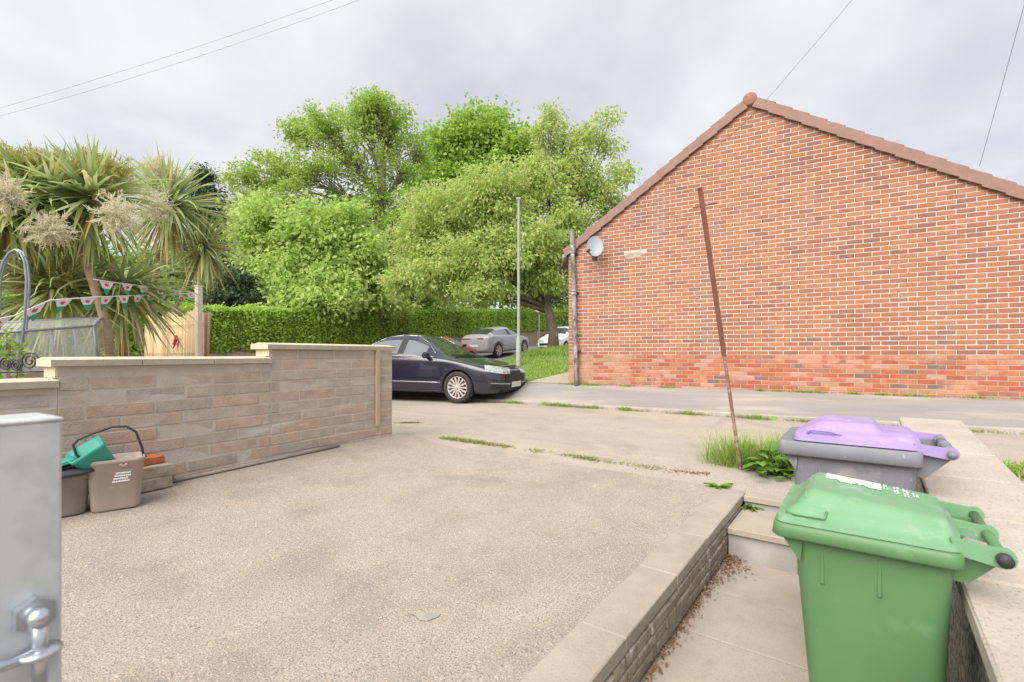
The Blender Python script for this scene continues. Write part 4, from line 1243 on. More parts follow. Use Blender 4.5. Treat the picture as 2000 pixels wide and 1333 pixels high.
def wheeled_bin(name, label, cat, loc, L, W, Hr, rimh, body_m, lid_m, kind):
    root = empty(name, loc, PRZ, label=label, cat=cat)
    bw = L * .83                                  # rim length; the handle overhangs behind
    ins = .05
    # body: hollow tapered shell
    def ring(z, x0, x1, y0, y1, r): return [(px_, py_, z) for px_, py_ in rrect(x1 - x0, y1 - y0, r, 6, (x0 + x1) / 2, (y0 + y1) / 2)]
    b = MB()
    b.loft([ring(.03, .15, bw - .06, ins + .045, W - ins - .045, .05), ring(.06, .135, bw - .05, ins + .035, W - ins - .035, .055),
            ring(Hr * .5, .095, bw - .035, ins + .012, W - ins - .012, .05), ring(Hr * .93, .062, bw - .02, ins - .008, W - ins + .008, .045), ring(Hr + .02, .055, bw - .012, ins - .014, W - ins + .014, .045)], caps=(True, False))
    for xr in (.135, .275):                       # stiffening ribs under the rim
        for yy, s in ((ins - .004, -1), (W - ins + .004, 1)):
            b.box((xr * L / .55, yy, Hr - .065), (.012, .014, .135), ch=.003)
    b.box((.012 + .05, W / 2, Hr - .06), (.012, W * .5, .05), ch=.003)
    for yy in (ins - .006, W - ins + .006):       # gussets under the front of the rim
        Mx = Matrix.Translation((0, yy - .006, 0)) @ Matrix.Rotation(R(90), 4, 'X') @ Matrix.Scale(-1, 4, (0, 0, 1))
        b.prism([(.022, Hr + .004), (.085, Hr + .004), (.078, Hr - .075), (.066, Hr - .06)], .012, Mx)
    b.build('body', body_m, root)
    # rim skirt
    b = MB()
    lo = .0
    rr = .035
    b.loft([ring(Hr + .006, .045, bw - .01, ins - .02, W - ins + .02, .04), ring(Hr, .006, bw - .002, .006, W - .006, rr), ring(Hr + .006, 0, bw, 0, W, rr), ring(Hr + rimh - .006, 0.004, bw, .002, W - .002, rr), ring(Hr + rimh, .010, bw - .006, .008, W - .008, rr), ring(Hr + rimh - .004, .03, bw - .03, .03, W - .03, rr)], caps=(False, True))
    b.build('rim', body_m, root)
    # lid as a height field
    m_ = .012 if kind == 'green' else .034
    x0, x1, y0, y1 = (m_ + (.0 if kind == 'green' else .035)), bw - .004, m_, W - m_
    zt = Hr + rimh
    def lid_h(x, y):
        dy = min(y - y0, y1 - y); dxf = x - x0; dxr = x1 - x
        if kind == 'green':
            h = .018 + .030 * sstep(.0, .06, dxf) * sstep(.0, .05, dy) * sstep(0, .03, dxr)
            h += .042 * sstep(.035, .10, dxf) * sstep(.04, .10, dy) * (1 - .80 * max(0, dxf - .10) / (x1 - x0 - .10))
            h += .006 * sstep(.055, .06, dxf) * sstep(.05, .07, dy)
        else:
            h = .022 + .026 * sstep(0, .05, dy) * sstep(0, .05, dxf) * sstep(0, .03, dxr)
            h += .034 * sstep(.05, .11, dy) * sstep(.03, .12, dxf) * (1 - sstep(.30, .35, dxf))
            h += .010 * sstep(.05, .1, dy)
            if .055 < dxf < .17 and dy < .055: h -= .010 * sstep(0, .012, min(dxf - .055, .17 - dxf)) * sstep(.005, .02, dy) * (1 - sstep(.045, .055, dy))
        return zt + h
    nx, ny = 46, 40
    vs = []; fs = []
    rc = .04
    def rc_clip(x, y):
        # round the corners in plan
        for cx, cy, sx, sy in ((x0 + rc, y0 + rc, -1, -1), (x0 + rc, y1 - rc, -1, 1), (x1 - rc, y0 + rc, 1, -1), (x1 - rc, y1 - rc, 1, 1)):
            if (x - cx) * sx > 0 and (y - cy) * sy > 0:
                mx_ = max(abs(x - cx), abs(y - cy)); dd = math.hypot(x - cx, y - cy)
                if dd > 1e-9:
                    f = mx_ / dd; x = cx + (x - cx) * f; y = cy + (y - cy) * f
        return x, y
    for i in range(nx + 1):
        for j in range(ny + 1):
            xx, yy = x0 + (x1 - x0) * i / nx, y0 + (y1 - y0) * j / ny
            h = lid_h(xx, yy); xx, yy = rc_clip(xx, yy); vs.append((xx, yy, h))
    for i in range(nx):
        for j in range(ny):
            a = i * (ny + 1) + j; fs.append((a, a + 1, a + ny + 2, a + ny + 1))
    b = MB(); b.add(vs, fs, 0, True)
    bord = [(i, 0) for i in range(nx)] + [(nx, j) for j in range(ny)] + [(i, ny) for i in range(nx, 0, -1)] + [(0, j) for j in range(ny, 0, -1)]
    idx = [i * (ny + 1) + j for i, j in bord]
    cx_, cy_ = (x0 + x1) / 2, (y0 + y1) / 2
    sk = [(vs[k][0] + (.004 if vs[k][0] > cx_ else -.004), vs[k][1] + (.004 if vs[k][1] > cy_ else -.004), zt + .002) for k in idx]
    n = len(idx)
    b.add([vs[k] for k in idx] + sk, [(k, (k + 1) % n, n + (k + 1) % n, n + k) for k in range(n)], 0, False)
    lid = b.build('lid', lid_m, root)
    if kind == 'green':
        # raised finger grip along the near front edge and seam lines
        b = MB()
        pts = [(x0 + .028, y0 + .03, lid_h(x0 + .03, y0 + .03)), (x0 + .05, y0 + .012, lid_h(x0 + .05, y0 + .02) + .002), (x0 + .13, y0 + .010, lid_h(x0 + .13, y0 + .02) + .002), (x0 + .135, y0 + .035, lid_h(x0 + .135, y0 + .035) + .002)]
        b.tube(pts, .0045, 6); b.build('grip_ridge', lid_m, lid)
        b = MB(); b.tube([(x0 + .075, y, lid_h(x0 + .075, y) + .0005) for y in np.linspace(y0 + .07, y1 - .03, 14)], .0025, 5); b.build('seam', lid_m, lid)
        # peeled white sticker and white print, laid on the lid
        def patch(name, quads):
            q = MB()
            for (xa, xb, ya, yb, ji) in quads:
                r_ = random.Random(int(xa * 1e5) + int(ya * 1e4))
                nn = max(2, int((xb - xa) / .008)); mm = max(1, int((yb - ya) / .012))
                pv = []
                for i in range(nn + 1):
                    for j in range(mm + 1):
                        px_ = xa + (xb - xa) * i / nn; e_ = (r_.uniform(-ji, ji) if j in (0,) else 0)
                        py_ = ya + (yb - ya) * j / mm + e_
                        pv.append((px_, py_, lid_h(px_, py_) + .0022))
                q.add(pv, [(i * (mm + 1) + j, i * (mm + 1) + j + 1, (i + 1) * (mm + 1) + j + 1, (i + 1) * (mm + 1) + j) for i in range(nn) for j in range(mm)])
            return q.build(name, M['white'], lid, recalc=False)
        patch('sticker', [(.13, .285, .305, .375, .014), (.17, .205, .285, .307, .006), (.25, .285, .285, .307, .005)])
        pr = []; r_ = random.Random(4)
        for (xl, ya, yb, wd) in ((.292, .315, .385, .012), (.318, .275, .385, .016), (.342, .265, .375, .016), (.366, .28, .335, .014)):
            y = ya
            while y < yb:
                l = r_.uniform(.005, .009)
                for s in range(2):
                    if r_.random() < .85:
                        o_ = xl + s * wd * .5 + r_.uniform(-.001, .001); pr.append((o_, o_ + wd * r_.uniform(.25, .45), y, y + l * r_.uniform(.6, 1), 0))
                y += l + (.005 if r_.random() < .2 else .0015)
        patch('lettering', pr)
    else:
        for yy, s in ((y0 + .028, 1), (y1 - .028, -1)):
            b = MB()
            xa, xb = x0 + .055, x0 + .185
            hh = .030 if s < 0 else .016
            za, zb_ = lid_h(xa, yy), lid_h(xb, yy)
            b.tube([(xa, yy, za - .005), (xa + .004, yy, za + hh * .7), (xa + .02, yy, za + hh), (xb - .04, yy, zb_ + hh * .9), (xb - .008, yy, zb_ + hh * .35), (xb + .004, yy, zb_ - .004)], .0065, 8)
            b.build('grab_loop', lid_m, lid)
    # hinge arms, handle bar, end caps
    xe = L - .022
    zh = zt + (.004 if kind == 'green' else .0)
    for yy in ((.035, W - .035, W * .5) if kind == 'green' else (.05, W - .05)):
        wd = .022 if yy != W * .5 else .016
        q = MB(); Mx = Matrix.Translation((0, yy - wd / 2, 0)) @ Matrix.Rotation(R(90), 4, 'X') @ Matrix.Scale(-1, 4, (0, 0, 1))
        r0 = .026
        prof = [(bw - .03, zh + .03), (xe - .01, zh + r0 * .8)] + [(xe + r0 * math.cos(t), zh + r0 * math.sin(t)) for t in np.linspace(1.2, -1.8, 9)] + [(bw - .02, zh - .010)]
        q.prism(prof, wd, Mx); q.build('hinge_arm', lid_m, root)
    for yy in (.085, W - .085):
        b = MB()
        Mx = Matrix.Translation((0, yy - .008, 0)) @ Matrix.Rotation(R(90), 4, 'X') @ Matrix.Scale(-1, 4, (0, 0, 1))
        b.prism([(bw - .012, zt - .004), (xe + .012, zh + .0), (xe + .012, zh - .02), (bw + .012, Hr - .05), (bw - .02, Hr - .05)], .016, Mx)
        b.build('hinge_bracket', body_m, root)
    b = MB(); b.tube([(xe, .015, zh), (xe, W - .015, zh)], .0135 if kind == 'green' else .017, 14); b.build('handle_bar', body_m, root)
    if kind != 'green':
        for yy in (.12, W - .12, W * .5):
            b = MB(); b.tube([(xe, yy - .012, zh), (xe, yy + .012, zh)], .024, 14); b.build('handle_collar', body_m, root)
    for yy in (.012, W - .012):
        b = MB(); b.tube([(xe, yy - .010, zh), (xe, yy + .010, zh)], .017 if kind == 'green' else .014, 14)
        b.build('end_cap', M['dark'] if kind == 'green' else M['greyp'], root)
    # wheels and axle
    for yy in (ins + .01, W - ins - .01):
        b = MB(); Mx = Matrix.Translation((bw - .02, yy, .1)) @ Matrix.Rotation(R(90), 4, 'X')
        b.lathe([(.0, -.022), (.07, -.022), (.095, -.02), (.1, -.008), (.1, .008), (.095, .02), (.07, .022), (0, .022)], 24, Mx); b.build('wheel', M['tyre'], root)
    b = MB(); b.tube([(bw - .02, ins, .1), (bw - .02, W - ins, .1)], .011, 8); b.build('axle', M['dark'], root)
    return root
wheeled_bin('wheeled_bin', 'green wheeled bin with a green lid, nearest the camera', 'bin', PF(-2.79, .605, Z_PATH), .55, .49, .948, .045, M['green'], M['green_lid'], 'green')
wheeled_bin('wheeled_bin', 'grey wheeled bin with a purple lid, behind the green bin', 'bin', PF(-1.85, .50, Z_PATH), .66, .55, 1.038, .068, M['greyp'], M['purple'], 'purple')

# ================================================================== GALVANISED POST, NEAR LEFT
corner = P(122, 816, .80)
pw = .12
post = empty('steel_post', (corner.x - pw / 2, corner.y - pw / 2, drive_z(corner.x, corner.y)), label='blurred galvanised steel gate post with bolted hinge at the left edge', cat='post')
b = MB(); zb = drive_z(corner.x, corner.y)
b.box((corner.x - pw / 2, corner.y - pw / 2, (corner.z - .004 + zb) / 2), (pw, pw, corner.z - .004 - zb), ch=.004); b.build('box_section', M['galv'], post, world=True)
b = MB(); b.box((corner.x - pw / 2, corner.y - pw / 2, corner.z - .002), (pw + .003, pw + .003, .006), ch=.002); b.build('cap_plate', M['galv'], post, world=True)
hp = atX(62, 1195, corner.x)
def xdisc(name, m_, y, z, x0, x1, r, n):
    b = MB(); b.tube([(x0, y, z), (x1, y, z)], r, n, smooth=n > 8); b.build(name, m_, post, world=True)
xdisc('hinge_nut', M['zinc'], hp.y, hp.z, corner.x, corner.x + .022, .027, 6)
xdisc('hinge_bolt', M['zinc'], hp.y, hp.z, corner.x + .02, corner.x + .045, .014, 14)
h2 = atX(66, 1262, corner.x)
b = MB(); b.lathe([(0, -.004), (.026, -.004), (.028, 0), (.026, .004), (0, .004)], 20, Matrix.Translation((corner.x + .028, h2.y, h2.z))); b.build('hinge_washer', M['zinc'], post, world=True)
b = MB(); b.tube([(corner.x + .028, h2.y, h2.z - .05), (corner.x + .028, h2.y, hp.z + .01)], .010, 12); b.build('hinge_pin', M['zinc'], post, world=True)
b = MB(); b.tube([(corner.x + .028, h2.y - .1, h2.z), (corner.x + .028, h2.y, h2.z)], .009, 10); b.build('hinge_strap', M['zinc'], post, world=True)

# ================================================================== CADDIES AND STACKED BLOCKS BY THE WALL
M['caddy'] = mk('brown_caddy_plastic', (.35, .27, .24), (.40, .315, .285), scale=6, rough=.6, coord='obj', c3=(.46, .38, .35), s3=12, lo3=.6, hi3=.8)
M['teal'] = mk('teal_plastic', (.035, .30, .23), (.05, .35, .27), scale=5, rough=.45, coord='obj')
M['pot'] = mk('pot_plastic', (.20, .165, .155), (.25, .205, .19), scale=6, rough=.65, coord='obj')
def caddy_shell(b, w0, d0, w1, d1, H, r, t=.006, lip=.012):
    ringz = lambda w_, d_, z, rr: [(x, y, z) for x, y in rrect(w_, d_, rr, 6)]
    b.loft([ringz(w0, d0, 0, r), ringz(w0 + .006, d0 + .006, .012, r), ringz(w1, d1, H - .03, r), ringz(w1 + lip, d1 + lip, H - .026, r), ringz(w1 + lip, d1 + lip, H, r),
            ringz(w1 - t, d1 - t, H, r), ringz(w0 - t, d0 - t, .012, r)], caps=(True, True))
cp = P(226, 972, 3.44)
cz = drive_z(cp.x, cp.y)
CR = R(72)
cad = empty('food_caddy', (cp.x, cp.y, cz), CR, label='brown food waste caddy with its dark handle raised, beside the stacked blocks', cat='caddy')
b = MB(); caddy_shell(b, .265, .20, .315, .25, .355, .05); b.build('body', M['caddy'], cad)
b = MB()
pts = [(.16, 0, .335), (.150, .0, .40), (.115, .0, .52), (.06, .0, .565), (-.02, .0, .57), (-.12, .0, .535), (-.20, 0, .50), (-.225, 0, .465), (-.21, 0, .40), (-.165, 0, .33)]
b.tube(pts, .008, 8); b.build('handle', M['dark'], cad)
b = MB(); b.tube([(.150, -.012, .338), (.175, -.012, .345)], .014, 8); b.build('handle_pivot', M['rust'], cad)
b = MB(); b.tube([(.04 * k / 8 * 1 - .02 + .04, -.124 - .010, .322 - .016 * math.sin(math.pi * k / 8)) for k in range(9)], .010, 6); b.build('lip', M['caddy'], cad)
b = MB(); r_ = random.Random(9)
for row in range(4):
    z = .258 - row * .019
    x = -.005 - row * .006
    xe = x + .085 + r_.uniform(-.012, .012)
    while x < xe:
        l = r_.uniform(.006, .012)
        yy = -.1 - .025 * (z / .355) - .0047
        b.box((x + l / 2, yy - .001, z), (l * .8, .003, .011)); x += l
b.build('print', M['white'], cad)
tq = P(209, 868, 3.40)
tea = empty('kitchen_caddy', (tq.x, tq.y, cz + .245), CR, label='small teal kitchen caddy tipped inside the brown food caddy', cat='caddy')
Mt = Matrix.Translation((.0, .0, .02)) @ Matrix.Rotation(R(-34), 4, 'Y') @ Matrix.Rotation(R(17), 4, 'X')
b = MB(); caddy_shell(b, .15, .13, .20, .165, .225, .03, .005, .008); b.v = [tuple(Mt @ Vector(v)) for v in b.v]; b.build('body', M['teal'], tea)
b = MB(); b.box((-.2, 0, .225), (.19, .16, .012), ch=.004); b.box((-.2, -.078, .217), (.19, .006, .02)); b.box((-.2, .078, .217), (.19, .006, .02))
Ml = Matrix.Translation((-.06, 0, .06)) @ Matrix.Rotation(R(-16), 4, 'Y') @ Matrix.Translation((.02, 0, -.12))
b.v = [tuple(Ml @ Vector(v)) for v in b.v]; b.build('lid', M['teal'], tea)
pq = P(122, 985, 3.28)
pot = empty('lidded_tub', (pq.x, pq.y, drive_z(pq.x, pq.y)), CR, label='brownish tub with a ribbed black lid, half hidden behind the steel post', cat='tub')
b = MB(); caddy_shell(b, .24, .24, .29, .29, .27, .07); b.build('body', M['pot'], pot)
b = MB(); b.loft([[(x, y, z) for x, y in rrect(w_, w_, .09, 7)] for w_, z in ((.36, .268), (.37, .276), (.36, .292), (.30, .305))], caps=(True, True))
Mt = Matrix.Translation((0.03, 0, 0)) @ Matrix.Rotation(R(-5), 4, 'Y'); b.v = [tuple(Mt @ Vector(v)) for v in b.v]
b.build('lid', M['dark'], pot)
for k in range(5):
    b = MB(); b.box((.03, -.10 + k * .05, .322), (.26, .012, .012), ch=.003); b.build('rib', M['dark'], pot)
bz = drive_z(WX + .1, 1.83)
for k, lab in ((0, 'grey concrete block at the bottom of the small stack'), (1, 'grey concrete block lying on another beneath the orange brick')):
    b = MB(); b.box((0, 0, .0475), (.20, .235, .093), ch=.007)
    r_ = random.Random(k); b.v = [(x + r_.uniform(-.004, .004), y + r_.uniform(-.004, .004), z + r_.uniform(-.002, .002)) for x, y, z in b.v]
    o = b.build('concrete_block', M['greyblock']); o.location = (WX + .125, 1.815 + .012 * k, bz - .004 + k * .095); o.rotation_euler = (0, 0, R(2 - 5 * k))
    tag(o, lab, 'block', 'small stack of blocks by the wall')
b = MB(); b.box((0, 0, .033), (.102, .205, .065), ch=.008)
r_ = random.Random(3); b.v = [(x + r_.uniform(-.004, .004), y + r_.uniform(-.004, .004), z + r_.uniform(-.003, .003)) for x, y, z in b.v]
o = b.build('loose_brick', M['orange_brick']); o.location = (WX + .11, 1.80, bz + .187); o.rotation_euler = (0, 0, R(4))
tag(o, 'single orange brick lying on top of the stacked blocks', 'brick')

# ================================================================== RUSTY POLE
top = P(1367, 367, 4.55); bot = Vector((pole_b.x, pole_b.y, PZ - .05))
pole = empty('rusty_pole', bot, label='tall leaning rusty iron pole with a short crossbar near its top', cat='pole')
dirv = (top - bot).normalized()
mid = bot.lerp(top, .52)
b = MB()
ux = Vector((1, .3, 0)); ux = (ux - dirv * ux.dot(dirv)).normalized(); uy = dirv.cross(ux)
def prism_along(p0, p1, prof, m):
    vs = [p0 + ux * x + uy * y for x, y in prof] + [p1 + ux * x + uy * y for x, y in prof]; n = len(prof)
    b.add(vs, [tuple(range(n - 1, -1, -1)), tuple(range(n, 2 * n))] + [(k, (k + 1) % n, n + (k + 1) % n, n + k) for k in range(n)], m)
s = .020
prism_along(mid - dirv * .25, top, [(-s, -s), (s, -s), (s, -s + .007), (-s + .007, -s + .007), (-s + .007, s), (-s, s)], 0)
b.build('angle_iron', M['rust'], pole, world=True)
b = MB(); b.tube([bot.lerp(mid, t) for t in np.linspace(0, 1.12, 8)], .016, 10); b.build('shaft', M['rust_paint'], pole, world=True)
c0 = bot.lerp(top, .94)
b = MB(); b.tube([c0 - RT * .09 - Vector((0, 0, .02)), c0 + RT * .135 + Vector((0, 0, .025))], .006, 6); b.build('crossbar', M['rust'], pole, world=True)

# ================================================================== LAMP POST, SIGN, CABLES
lb = P(1013, 700, 15.7); lz = bank_z(lb.x, lb.y)
lp = empty('lamp_post', (lb.x, lb.y, lz), label='slim pale grey street lamp column behind the black car', cat='lamp post')
lt = P(1011, 388, 15.7)
b = MB(); b.lathe([(.085, 0), (.085, .9), (.06, 1.0), (.05, 1.1), (.04, lt.z - lz)], 14, Matrix.Translation((lb.x, lb.y, lz - .05))); b.build('column', M['lamp'], lp, world=True)
b = MB(); b.box((lb.x - .12, lb.y + .22, lt.z + .0), (.16, .5, .08), rz=R(28), ch=.02); b.build('lantern', M['lamp'], lp, world=True)
sb = P(1053, 640, 36)
sg = empty('road_sign', (sb.x, sb.y, sb.z - 1.2), label='small road sign on a thin post far behind the white car', cat='sign')
b = MB(); b.tube([(sb.x, sb.y, sb.z - 1.2), (sb.x, sb.y, P(1053, 598, 36).z)], .04, 8); b.build('post', M['lamp'], sg, world=True)
sp = P(1050, 606, 35.9)
b = MB(); b.lathe([(0, -.01), (.22, -.01), (.22, .01), (0, .01)], 20, Matrix.Translation(sp) @ (-FW).to_track_quat('Z', 'Y').to_matrix().to_4x4()); b.build('disc', M['white'], sg, world=True)
b = MB(); b.lathe([(.17, -.016), (.22, -.016), (.22, .016), (.17, .016)], 20, Matrix.Translation(sp) @ (-FW).to_track_quat('Z', 'Y').to_matrix().to_4x4(), close=True); b.build('red_ring', mk('sign_red', (.5, .04, .03), rough=.5), sg, world=True)
def cable(label, p0, p1, sag, r=.006):
    b = MB(); n = 24
    r = r * .6; b.tube([Vector(p0).lerp(Vector(p1), k / n) - Vector((0, 0, sag * 4 * (k / n) * (1 - k / n))) for k in range(n + 1)], r, 6)
    o = b.build('overhead_cable', M['cable']); tag(o, label, 'cable')
A0, A1 = P(-260, 285, 16), P(900, -75, 13)
cable('upper of the two overhead cables crossing the sky top left', P(-260, 282, 16), P(900, -92, 13), .28)
cable('lower of the two overhead cables crossing the sky top left', P(-260, 290, 16), P(900, -76, 13), .40)
cable('overhead cable running up from the brick gable ridge', Vector((GR + .22, GY - .03, EYE + 4.42)), P(1780, -140, 6.0), .02, .005)
cable('overhead cable above the right end of the brick gable', atY(1913, 325, GY + .5), P(2030, -100, 5.0), .02, .005)
b = MB()
a0, a1 = Vector((GR + .22, GY - .012, EYE + 4.42)), atY(1390, 295, GY - .012)
b.tube([a0, a0.lerp(a1, .5) + Vector((0, 0, -.02)), Vector((a1.x, GY - .012, a1.z))], .004, 5); b.build('clipped_cable', M['cable'], house, world=True)

# ================================================================== NEIGHBOUR'S GARDEN
FY = 4.35
bs = empty('bamboo_screen', (atY(345, 700, FY).x, FY, GZ), label='leaning bamboo screen between the cabbage palms and the pink post', cat='fence')
r_ = random.Random(14)
xa, xb = atY(282, 650, FY).x, atY(402, 650, FY).x
nsl = 46
for k in range(nsl):
    x = lerp(xa, xb, (k + .5) / nsl); zt = atY(345, 613, FY).z + r_.uniform(-.03, .03) + .05 * math.sin(k * .4)
    b = MB(); wsl = (xb - xa) / nsl * .5
    lean = .06 + .08 * (k / nsl) ** 3
    b.tube([(x, FY + r_.uniform(-.008, .008), GZ - .05), (x + lean * .5, FY + r_.uniform(-.006, .006), (GZ + zt) / 2), (x + lean, FY, zt)], wsl, 6)
    b.build('cane', M['bamboo'][r_.randrange(5)], bs, world=True)
for zf in (.35, 1.0, 1.5):
    b = MB(); b.tube([(xa - .02, FY - .045, GZ + zf), (xb + .12, FY - .045, GZ + zf)], .004, 5); b.build('binding_wire', M['cable'], bs, world=True)
gq = atY(342, 667, FY - .07)
gk = empty('gecko_ornament', gq, label='small red gecko ornament hung on the bamboo screen', cat='ornament')
b = MB()
body = [(-.07, -.13), (-.03, -.08), (.0, 0), (.03, .05), (.05, .10)]
b.tube([(gq.x + x, gq.y, gq.z + z) for x, z in body], [.006, .016, .030, .024, .022], 8)
for (x, z, ex, ez) in ((-.01, -.02, -.09, -.05), (.01, -.03, .09, -.08), (.02, .04, -.06, .06), (.04, .05, .11, .04)):
    b.tube([(gq.x + x, gq.y, gq.z + z), (gq.x + (x + ex) / 2, gq.y, gq.z + (z + ez) / 2 + .02), (gq.x + ex, gq.y, gq.z + ez)], .008, 5)
b.build('body', mk('ornament_red', (.55, .03, .02), rough=.5), gk, world=True)
pp = atY(388, 690, FY - .12)
pk = empty('pink_post', (pp.x, pp.y, GZ), label='pale pink square garden post at the end of the bamboo screen', cat='post')
b = MB(); zt = atY(388, 561, FY - .12).z
b.box((pp.x, pp.y, (GZ + zt) / 2), (.085, .085, zt - GZ), ch=.006, rz=R(10)); b.build('shaft', M['pinkpost'], pk, world=True)
b = MB(); b.box((pp.x, pp.y, zt + .008), (.10, .10, .018), ch=.006, rz=R(10)); b.build('cap', M['pinkpost'], pk, world=True)

# bunting
M['flag_w'] = mk('flag_white', (.78, .76, .76), rough=.8); M['flag_g'] = mk('flag_green', (.03, .38, .20), rough=.8); M['flag_r'] = mk('flag_red', (.62, .05, .05), rough=.8)
def bunting(label, pts, flags, sd):
    pts = [P(*q) for q in pts]
    root = empty('bunting', pts[0], label=label, cat='bunting', group='strings of flag bunting over the neighbouring garden')
    b = MB(); b.tube(pts, .007, 5); b.build('string', M['flag_w'], root, world=True)
    r_ = random.Random(sd)
    seglen = [0]
    for a, c in zip(pts, pts[1:]): seglen.append(seglen[-1] + (c - a).length)
    def at(s):
        for i in range(len(pts) - 1):
            if s <= seglen[i + 1]: return pts[i].lerp(pts[i + 1], (s - seglen[i]) / (seglen[i + 1] - seglen[i]))
        return pts[-1]
    T = seglen[-1]
    for k in range(flags):
        s0 = T * (k + .22) / flags; w_ = min(.23, T / flags * .8)
        A, B = at(s0), at(min(T, s0 + w_))
        hh = r_.uniform(.15, .185); sw = Vector((r_.uniform(-.03, .03), r_.uniform(-.05, .02), 0))
        C = (A + B) / 2 - Vector((0, 0, hh)) + sw
        n = (B - A).cross(C - A).normalized() * .002
        q = MB()
        mA, mB = A.lerp(C, .5), B.lerp(C, .5)
        vs = [A, B, mB, mA, C]
        q.add([v + n for v in vs] + [v - n for v in vs], [(0, 1, 2, 3), (8, 7, 6, 5)], 0); q.add([v + n for v in vs] + [v - n for v in vs], [(3, 2, 4), (9, 7, 8)], 1)
        fl = q.build('flag', [M['flag_w'], M['flag_g']], root, world=True, recalc=False)
        e_ = MB(); cc = (A + B + mA + mB) / 4; ax = (B - A).normalized(); dn = (C - (A + B) / 2).normalized()
        shape = [(-.06, .01), (-.035, -.025), (-.01, -.012), (.015, -.035), (.045, -.02), (.065, .005), (.03, .012), (.04, .04), (.005, .022), (-.02, .045), (-.028, .015)]
        nn = n.normalized()
        for s in (1, -1):
            e_.add([cc + ax * x * .62 + dn * y * .62 + nn * .0035 * s for x, y in shape], [tuple(range(len(shape)))], 0)
        e_.build('emblem', M['flag_r'], root, world=True, recalc=False)
bunting('nearer string of Welsh flag bunting ending at the pink post', [(388, 573, 8.1), (320, 576, 7.3), (254, 578, 6.4), (183, 581, 5.7), (97, 587, 5.1), (28, 617, 4.8), (-40, 632, 4.55)], 11, 1)
bunting('farther string of Welsh flag bunting between the palms', [(387, 573, 8.1), (303, 562, 7.0), (212, 551, 6.0), (183, 546, 5.8)], 6, 2)

# garden arch
M['arch'] = mk('grey_tube', (.28, .30, .35), (.22, .235, .27), scale=6, rough=.45, metal=.3)
ar = empty('garden_arch', (P(46, 720, 4.6).x, P(46, 720, 4.6).y, GZ), label='thin grey tubular garden arch at the left edge', cat='arch')
for dd in (4.5, 4.95):
    b = MB()
    prof = [(40, 728), (46, 640), (51, 580), (52, 545), (48, 512), (40, 494), (30, 488), (18, 494), (6, 512), (-4, 545), (-6, 600), (-8, 728)]
    b.tube([P(x + (dd - 4.5) * 12, y, dd) for x, y in prof], .0115, 8); b.build('hoop', M['arch'], ar, world=True)
for (x, y) in ((47, 502), (51, 576), (45, 650), (8, 490), (-5, 560)):
    b = MB(); b.tube([P(x, y, 4.5), P(x + 5.4, y, 4.95)], .006, 6); b.build('rung', M['arch'], ar, world=True)
# cold frame covered with clear plastic
M['film'] = mk('plastic_film', (.62, .64, .62), (.72, .73, .72), scale=14, rough=.22, spec=.6, coord='pos', bump=.6, bscale=14)
_b = M['film'].node_tree.nodes['Principled BSDF']; _b.inputs['Alpha'].default_value = .42
cf = empty('cold_frame', (P(95, 690, 5.2).x, P(95, 690, 5.2).y, GZ), label='plastic covered cold frame below the low cabbage palm', cat='cold frame')
def cfp(px, py, d): return P(px, py, d)
c8 = [(-60, 655, 4.6), (182, 637, 5.4), (192, 712, 5.4), (-60, 745, 4.6)]
front = [cfp(*q) for q in c8]
back = [p + Vector((-.75, .35, .16)) for p in front[:2]] + [p + Vector((-.75, .35, 0)) for p in front[2:]]
b = MB()
b.add(front + back, [(0, 1, 2, 3), (0, 4, 5, 1), (1, 5, 6, 2), (4, 0, 3, 7)], 0)
b.build('plastic_cover', M['film'], cf, world=True)
for a, c in ((front[0], front[1]), (front[1], front[2]), (back[0], back[1]), (front[0], back[0]), (front[1], back[1]), (back[1], back[2])):
    b = MB(); b.tube([a, c], .012, 6); b.build('frame_bar', M['arch'], cf, world=True)
for t in (.35, .62, .82):
    b = MB(); b.tube([front[0].lerp(front[1], t) + Vector((-.02, .01, 0)), front[3].lerp(front[2], t) + Vector((-.02, .01, 0))], .012, 6); b.build('frame_bar', M['arch'], cf, world=True)
# scrolled iron edging and a small pot plant by the arch
sc_ = empty('iron_scroll', (P(30, 720, 4.1).x, P(30, 720, 4.1).y, GZ), label='scrolled wrought iron edging below the garden arch', cat='railing')
for (cx, cy, r0) in ((12, 712, 14), (32, 715, 12), (58, 706, 18)):
    b = MB(); pts = []
    for k in range(40):
        t = k / 39; a = t * 4.2 * math.pi; rr = r0 * (1 - .78 * t)
        pts.append(P(cx + rr * math.cos(a), cy - rr * math.sin(a), 4.15))
    b.tube(pts, .006, 5); b.build('scroll', M['dark'], sc_, world=True)
b = MB(); b.tube([P(-20, 729, 4.15), P(90, 726, 4.15)], .007, 5); b.build('rail', M['dark'], sc_, world=True)
sh = empty('garden_shrub', (P(15, 720, 4.3).x, P(15, 720, 4.3).y, GZ), label='small leafy shrub behind the iron scrolls at the left edge', cat='shrub')
rs = np.random.RandomState(81)
cl = np.array([P(x, y, 4.3) for x, y in zip(rs.normal(14, 16, 26), rs.normal(692, 20, 26))])
cen = np.repeat(cl, 9, axis=0) + rs.normal(size=(26 * 9, 3)) * .05
link('foliage', np_mesh('foliage', leaf_quads(cen, rs, .05, .6, .3, .2) - np.array(sh.location), 4, lm_mid), sh)
b = MB()
for q in cl[:12]: b.tube([Vector(sh.location), Vector(sh.location).lerp(Vector(q), .6), Vector(q)], .005, 4)
b.build('stems', bark, sh, world=True, recalc=False)
